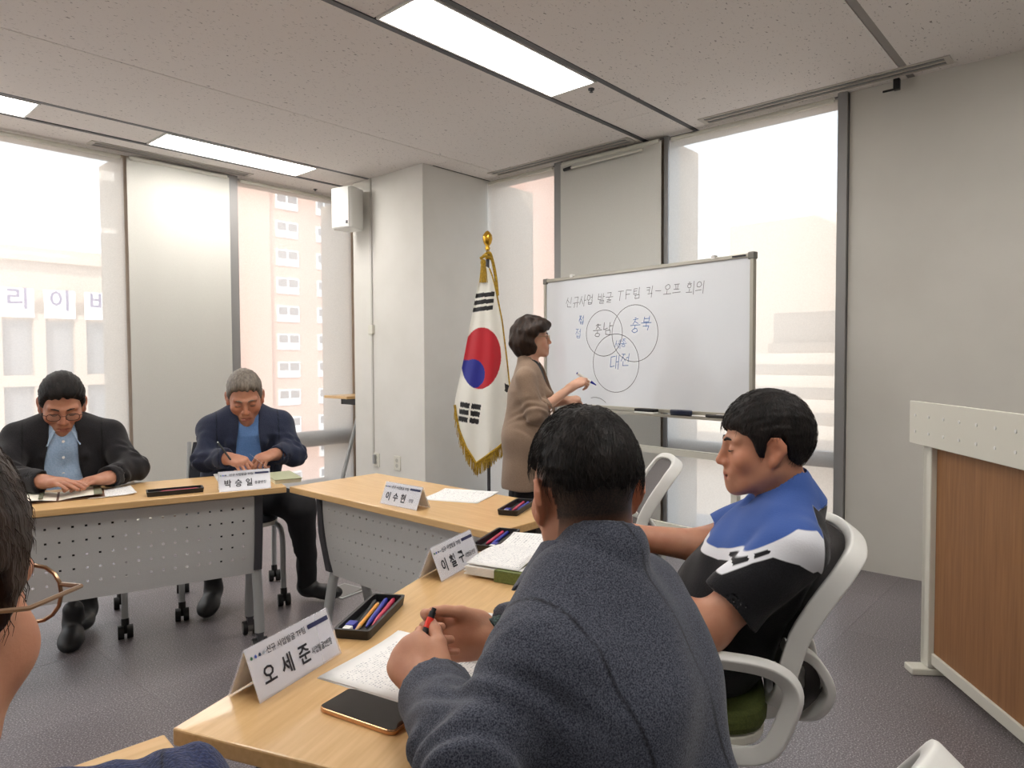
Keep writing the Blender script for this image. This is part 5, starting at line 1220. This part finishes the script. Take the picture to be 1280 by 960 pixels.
collar_leaf(c, fabric('polo_blue_collar', (66, 98, 168), (58, 88, 154), 300), .059, .50, .040, -.012, .045, .012, .0045, ax=.7)
trousers(c, BLK); shoes(c, SHOE, SOLEK, (119, 119))
# --- woman at the whiteboard
c = person('woman with short dark hair and beige jacket standing at the whiteboard with a marker', dict(
    az=-60, sh=npv(3.045, 2.592, 1.150), shw=.140, neck=npv(3.048, 2.597, 1.220), pel=npv(3.03, 2.60, .80), tw=.78, td=.76, slump=.0, belly=.0,
    ER=npv(2.925, 2.458, .945), WR=npv(3.212, 2.418, 1.088), EL=npv(3.15, 2.70, .94), WL=npv(3.31, 2.54, 1.0),
    HL=npv(3.06, 2.67, .78), HR=npv(2.97, 2.56, .78), KL=npv(3.06, 2.67, .45), KR=npv(2.975, 2.56, .45), AL=npv(3.06, 2.67, .09), AR=npv(2.975, 2.56, .09),
    hd=dict(o=npv(3.066, 2.592, 1.376), R=head_frame(-47, 2, 0), s=.93, fem=True, nk=.85), armr=(.038, .034, .023),
    handR=(RTv*.80+UPv*.42+FWv*.1, -FWv*.55+UPv*.7-RTv*.3, HOLD, (10, 36, 20), .88), handL=(RTv*.8+UPv*.1, -FWv*.3+UPv*.9, FIST, (20, 20, 20), .88), skin=SK3))
WM = c; make_body(c, .004)
c['hd']['hair'] = 'bob'; S = SDF(); L = c['hd']['L']; Rh = c['hd']['R']; oh = np.asarray(c['hd']['o'], F32); Rhf = np.asarray(Rh, F32)
S.ell(L(0, -.014, .038), Rh, (.098, .112, .100), .04); S.ell(L(0, -.044, -.030), Rh, (.104, .098, .094), .05); S.ell(L(0, .044, .064), Rh, (.072, .056, .042), .04)
def facecut(P):
    q = (P-oh)@Rhf/.93; zt = .052-.25*np.abs(q[:, 0])+.004*np.sin(q[:, 0]*150); return -np.maximum(np.maximum(.022+.012*np.sin(q[:, 2]*60)-q[:, 1], q[:, 2]-zt), -.16-q[:, 2])*-1
S.fn(lambda P: facecut(P), oh-.2, oh+.2, .014, 's')
wv = rand_waves(14, 5, 45, 80); wv2 = rand_waves(16, 6, 110, 220)
sdf_obj('hair', S, .0038, M['hairbrown'], c['root'], disp=lambda P: wob(P, wv, .0045)+wob(P, wv2, .002), base=c['base'])
face_bits(c, col=M['hairbrown']); glasses(c, mat('thin_gold_wire', (190, 170, 130), .3, .8), .045, .034)
up = UPv; S = SDF(); f = dirn(c['az']); l = dirn(c['az']+90)
S.loft([(npv(3.025, 2.605, .535), .19, .145), (npv(3.025, 2.603, .80), .18, .132), (npv(3.035, 2.598, .95), .152, .112), (npv(3.04, 2.594, 1.06), .15, .108), (c['sh'], .12, .075), (lerp(c['sh'], c['neck'], .8), .07, .065)], l, .03, kk=.06)
for sd in 'LR':
    s_ = 1 if sd == 'L' else -1; S.cap(lerp(c['sh'], c['neck'], .5)+l*s_*.045, c['S'+sd], .048, .052, .04); add_sleeve(S, c, sd, (.053, .056, .050), .34, .02, .012)
nu = unit(L(0, -.02, -.07)-c['neck']); b = c['neck']-nu*.025; S.cap(b, b+nu*.045-f*.01, .084, .064, .02); S.cap(c['neck']-nu*.05, c['neck']+nu*.12, .056, .058, .006, 's')
for s_ in (-1, 1): S.cap(c['neck']+l*s_*.055+f*.03, c['sh']+l*s_*.06+f*.115-up*.10, .013, .018, .012); S.cap(c['sh']+l*s_*.06+f*.115-up*.10, c['sh']+l*s_*.045+f*.135-up*.24, .018, .008, .012)
Rj = np.stack([l, f, up], 1).astype(F32); oj = np.asarray(c['sh'], F32)
def wcut(P):
    q = (P-oj)@Rj; ww = np.interp(q[:, 2], [-.8, -.35, -.2, .1], [.06, .035, .055, .062]); return np.maximum(np.abs(q[:, 0])-ww, .02-q[:, 1])*.9
S.fn(wcut, oj-.7, oj+.4, .006, 's')
# flat hem
S.box(npv(3.02, 2.60, .41), np.eye(3), (.4, .4, .10), .002, .004, 's')
sdf_obj('jacket', S, .0055, fabric('beige_jacket', (150, 128, 110), (138, 116, 98), 240), c['root'], disp=sleeve_folds(c, .0055, 31), base=c['base'])
shirt(c, fabric('black_top', (26, 26, 30), (34, 34, 38)), .006, g=.0, coll=False, name='top'); trousers(c, BLK, (.085, .07, .055)); shoes(c, SHOE, SOLEK, (-55, -55))
pen('board_marker', 'blue board marker in the hand of the woman', (3.283, 2.428, 1.165), (3.362, 2.350, 1.095), .0085, (M['whiteplastic'], M['blue']), .3, cat='marker'); bpy.data.objects
# --- man in dark suit with glasses
c = person('man in a black suit, light blue shirt and glasses reading at the window table', dict(
    az=-106, sh=npv(.918, 3.455, .915), shw=.165, neck=npv(.912, 3.425, .982), seat=(.95, 3.64, -106, .462), pel=npv(.955, 3.605, .55), slump=-.02, belly=.03, tw=1.0,
    EL=npv(1.120, 3.235, .780), WL=npv(.99, 3.135, .768), ER=npv(.685, 3.35, .780), WR=npv(.765, 3.16, .780),
    HL=npv(1.02, 3.57, .53), KL=npv(1.02, 3.30, .52), AL=npv(1.045, 3.64, .11), KR=npv(.85, 3.30, .52), AR=npv(.955, 3.52, .105),
    hd=dict(o=npv(.903, 3.402, 1.068), R=head_frame(-104, -26, 0), s=1.0), handL=(dirn(200), UPv, FLAT, (30, 6, 6)), handR=(dirn(-60), UPv, FLAT, (30, 6, 6)), skin=SK2))
M1 = c; make_body(c, .004); hair(c, 'crop', M['hairblack'], .004, grow=(.011, .013, .024), seed=15, strand=.0016, taper=.026); face_bits(c); glasses(c, mat('dark_wire', (70, 50, 44), .4, .5), .048, .032, rr=.0014)
shirt(c, fabric('pale_blue_linen', (164, 188, 216), (150, 176, 206), 160), .006, g=.004, seed=44, amp=.003)
collar_leaf(c, fabric('pale_blue_collar', (176, 198, 222), (166, 190, 216), 160), .060, .60, .026, -.030, .045, .012, ax=.12)
suit_jacket(c, fabric('charcoal_suit', (30, 29, 32), (40, 39, 42), 300), .0055, g=.018, sleeve=(.062, .056, .045), end=1.0, open_w=(.060, .080), pad=.030, seed=51, amp=.006, low=.14)
trousers(c, BLK); shoes(c, SHOE, SOLE, (-118, -112), (0, -12))
for k in range(4):
    bm = MB(); p = lerp(c['neck'], c['pel'], .16+.16*k)+dirn(c['az'])*(.118+.02*min(k, 2)-.004*k); bm.cyl(p-c['base'], p-c['base']+dirn(c['az'])*.006, .0055, 8); bm.build('shirt_button', M['whiteplastic'], c['root'])
# --- man in navy jacket writing
c = person('grey-haired man in a navy jacket and blue polo writing at the window table', dict(
    az=-113, sh=npv(1.668, 3.282, .915), shw=.160, neck=npv(1.66, 3.262, .985), seat=(1.68, 3.50, -113, .462), pel=npv(1.70, 3.455, .55), slump=-.02, belly=.02, tw=.97,
    ER=npv(1.450, 3.27, .778), WR=npv(1.487, 3.10, .796), EL=npv(1.825, 3.115, .780), WL=npv(1.675, 3.045, .800),
    HL=npv(1.77, 3.40, .53), KL=npv(1.83, 3.06, .52), AL=npv(1.925, 3.175, .10), HR=npv(1.63, 3.45, .53), KR=npv(1.53, 3.14, .52), AR=npv(1.545, 3.42, .125),
    hd=dict(o=npv(1.635, 3.232, 1.072), R=head_frame(-116, -24, -3), s=1.0), handR=(dirn(-75)*.9-UPv*.12, UPv*.8-RTv*.5, HOLD, (14, 30, 24), .92), handL=(dirn(-158)*.95-UPv*.1, UPv*.8-FWv*.4, HOLD, (14, 30, 24), .92), skin=SK2))
M2 = c; make_body(c, .004); hair(c, 'crop', M['hairgrey'], .004, grow=(.009, .012, .021), seed=19, strand=.0014, taper=.03); face_bits(c, col=M['hairgrey'])
shirt(c, fabric('blue_polo', (104, 142, 196), (94, 130, 184), 200), .006, g=.004, seed=46, amp=.002)
collar_leaf(c, fabric('blue_polo_collar', (150, 176, 212), (136, 164, 204), 200), .060, .60, .024, -.028, .042, .012, ax=.12)
suit_jacket(c, fabric('navy_suit', (40, 46, 66), (50, 56, 76), 300), .0055, g=.016, sleeve=(.060, .055, .044), end=.88, open_w=(.056, .068), pad=.026, seed=61, amp=.006, low=.14)
trousers(c, BLK); shoes(c, SHOE, SOLEK, (-60, -128), (0, -14))
pen('ballpoint_pen', 'silver and black pen in the hand of the man in the navy jacket', (1.443, 3.115, .872), (1.492, 3.01, .742), .0045, (M['dark'], M['silver']), .25)
sheet('document', 'small folded white note held by the man in the navy jacket', 1.585, 3.005, TH+.060, 20, .05, .10, 1, 'paper').rotation_euler = (math.radians(35), math.radians(25), math.radians(40))
# --- near person, only head and shoulder in view
c = person('near person with wire glasses and navy fleece, seen over the shoulder', dict(
    az=66, sh=npv(.005, .480, .825), shw=.160, neck=npv(.010, .495, .945), seat=(-.02, .30, 72, .472), KL=npv(-.08, .68, .52), KR=npv(.10, .66, .52), AL=npv(-.08, .70, .10), AR=npv(.10, .68, .10), pel=npv(-.01, .28, .55), slump=-.02, belly=.02,
    ER=npv(.300, .752, .774), WR=npv(.10, .87, .784), EL=npv(-.22, .64, .776), WL=npv(-.06, .82, .784),
    hd=dict(o=npv(.034, .538, 1.100), R=head_frame(43, -6, 0), s=1.0), handL=(dirn(30), UPv, FLAT, (30, 6, 6)), handR=(dirn(150), UPv, FLAT, (30, 6, 6)), skin=SK4))
FP = c; make_body(c, .0034); hair(c, 'crop', M['hairbrown'], .003, grow=(.010, .012, .020), seed=25, strand=.0007); strands(c, 'crop', M['hairbrown'], 2000, 14, .018, (.010, .012, .020), .00025, .0014); face_bits(c, col=M['hairbrown'])
glasses(c, mat('bronze_wire', (150, 122, 96), .3, .8), .043, .040, rr=.0015, rnd=.95)
suit_jacket(c, fabric('navy_fleece', (34, 42, 72), (58, 68, 104), 260, bump=.6), .0055, g=.012, sleeve=(.058, .050, .045), end=.9, seed=71, amp=.004, lapel=False, name='fleece_jacket')
trousers(c, BLK); shoes(c, SHOE, SOLEK, (72, 72))
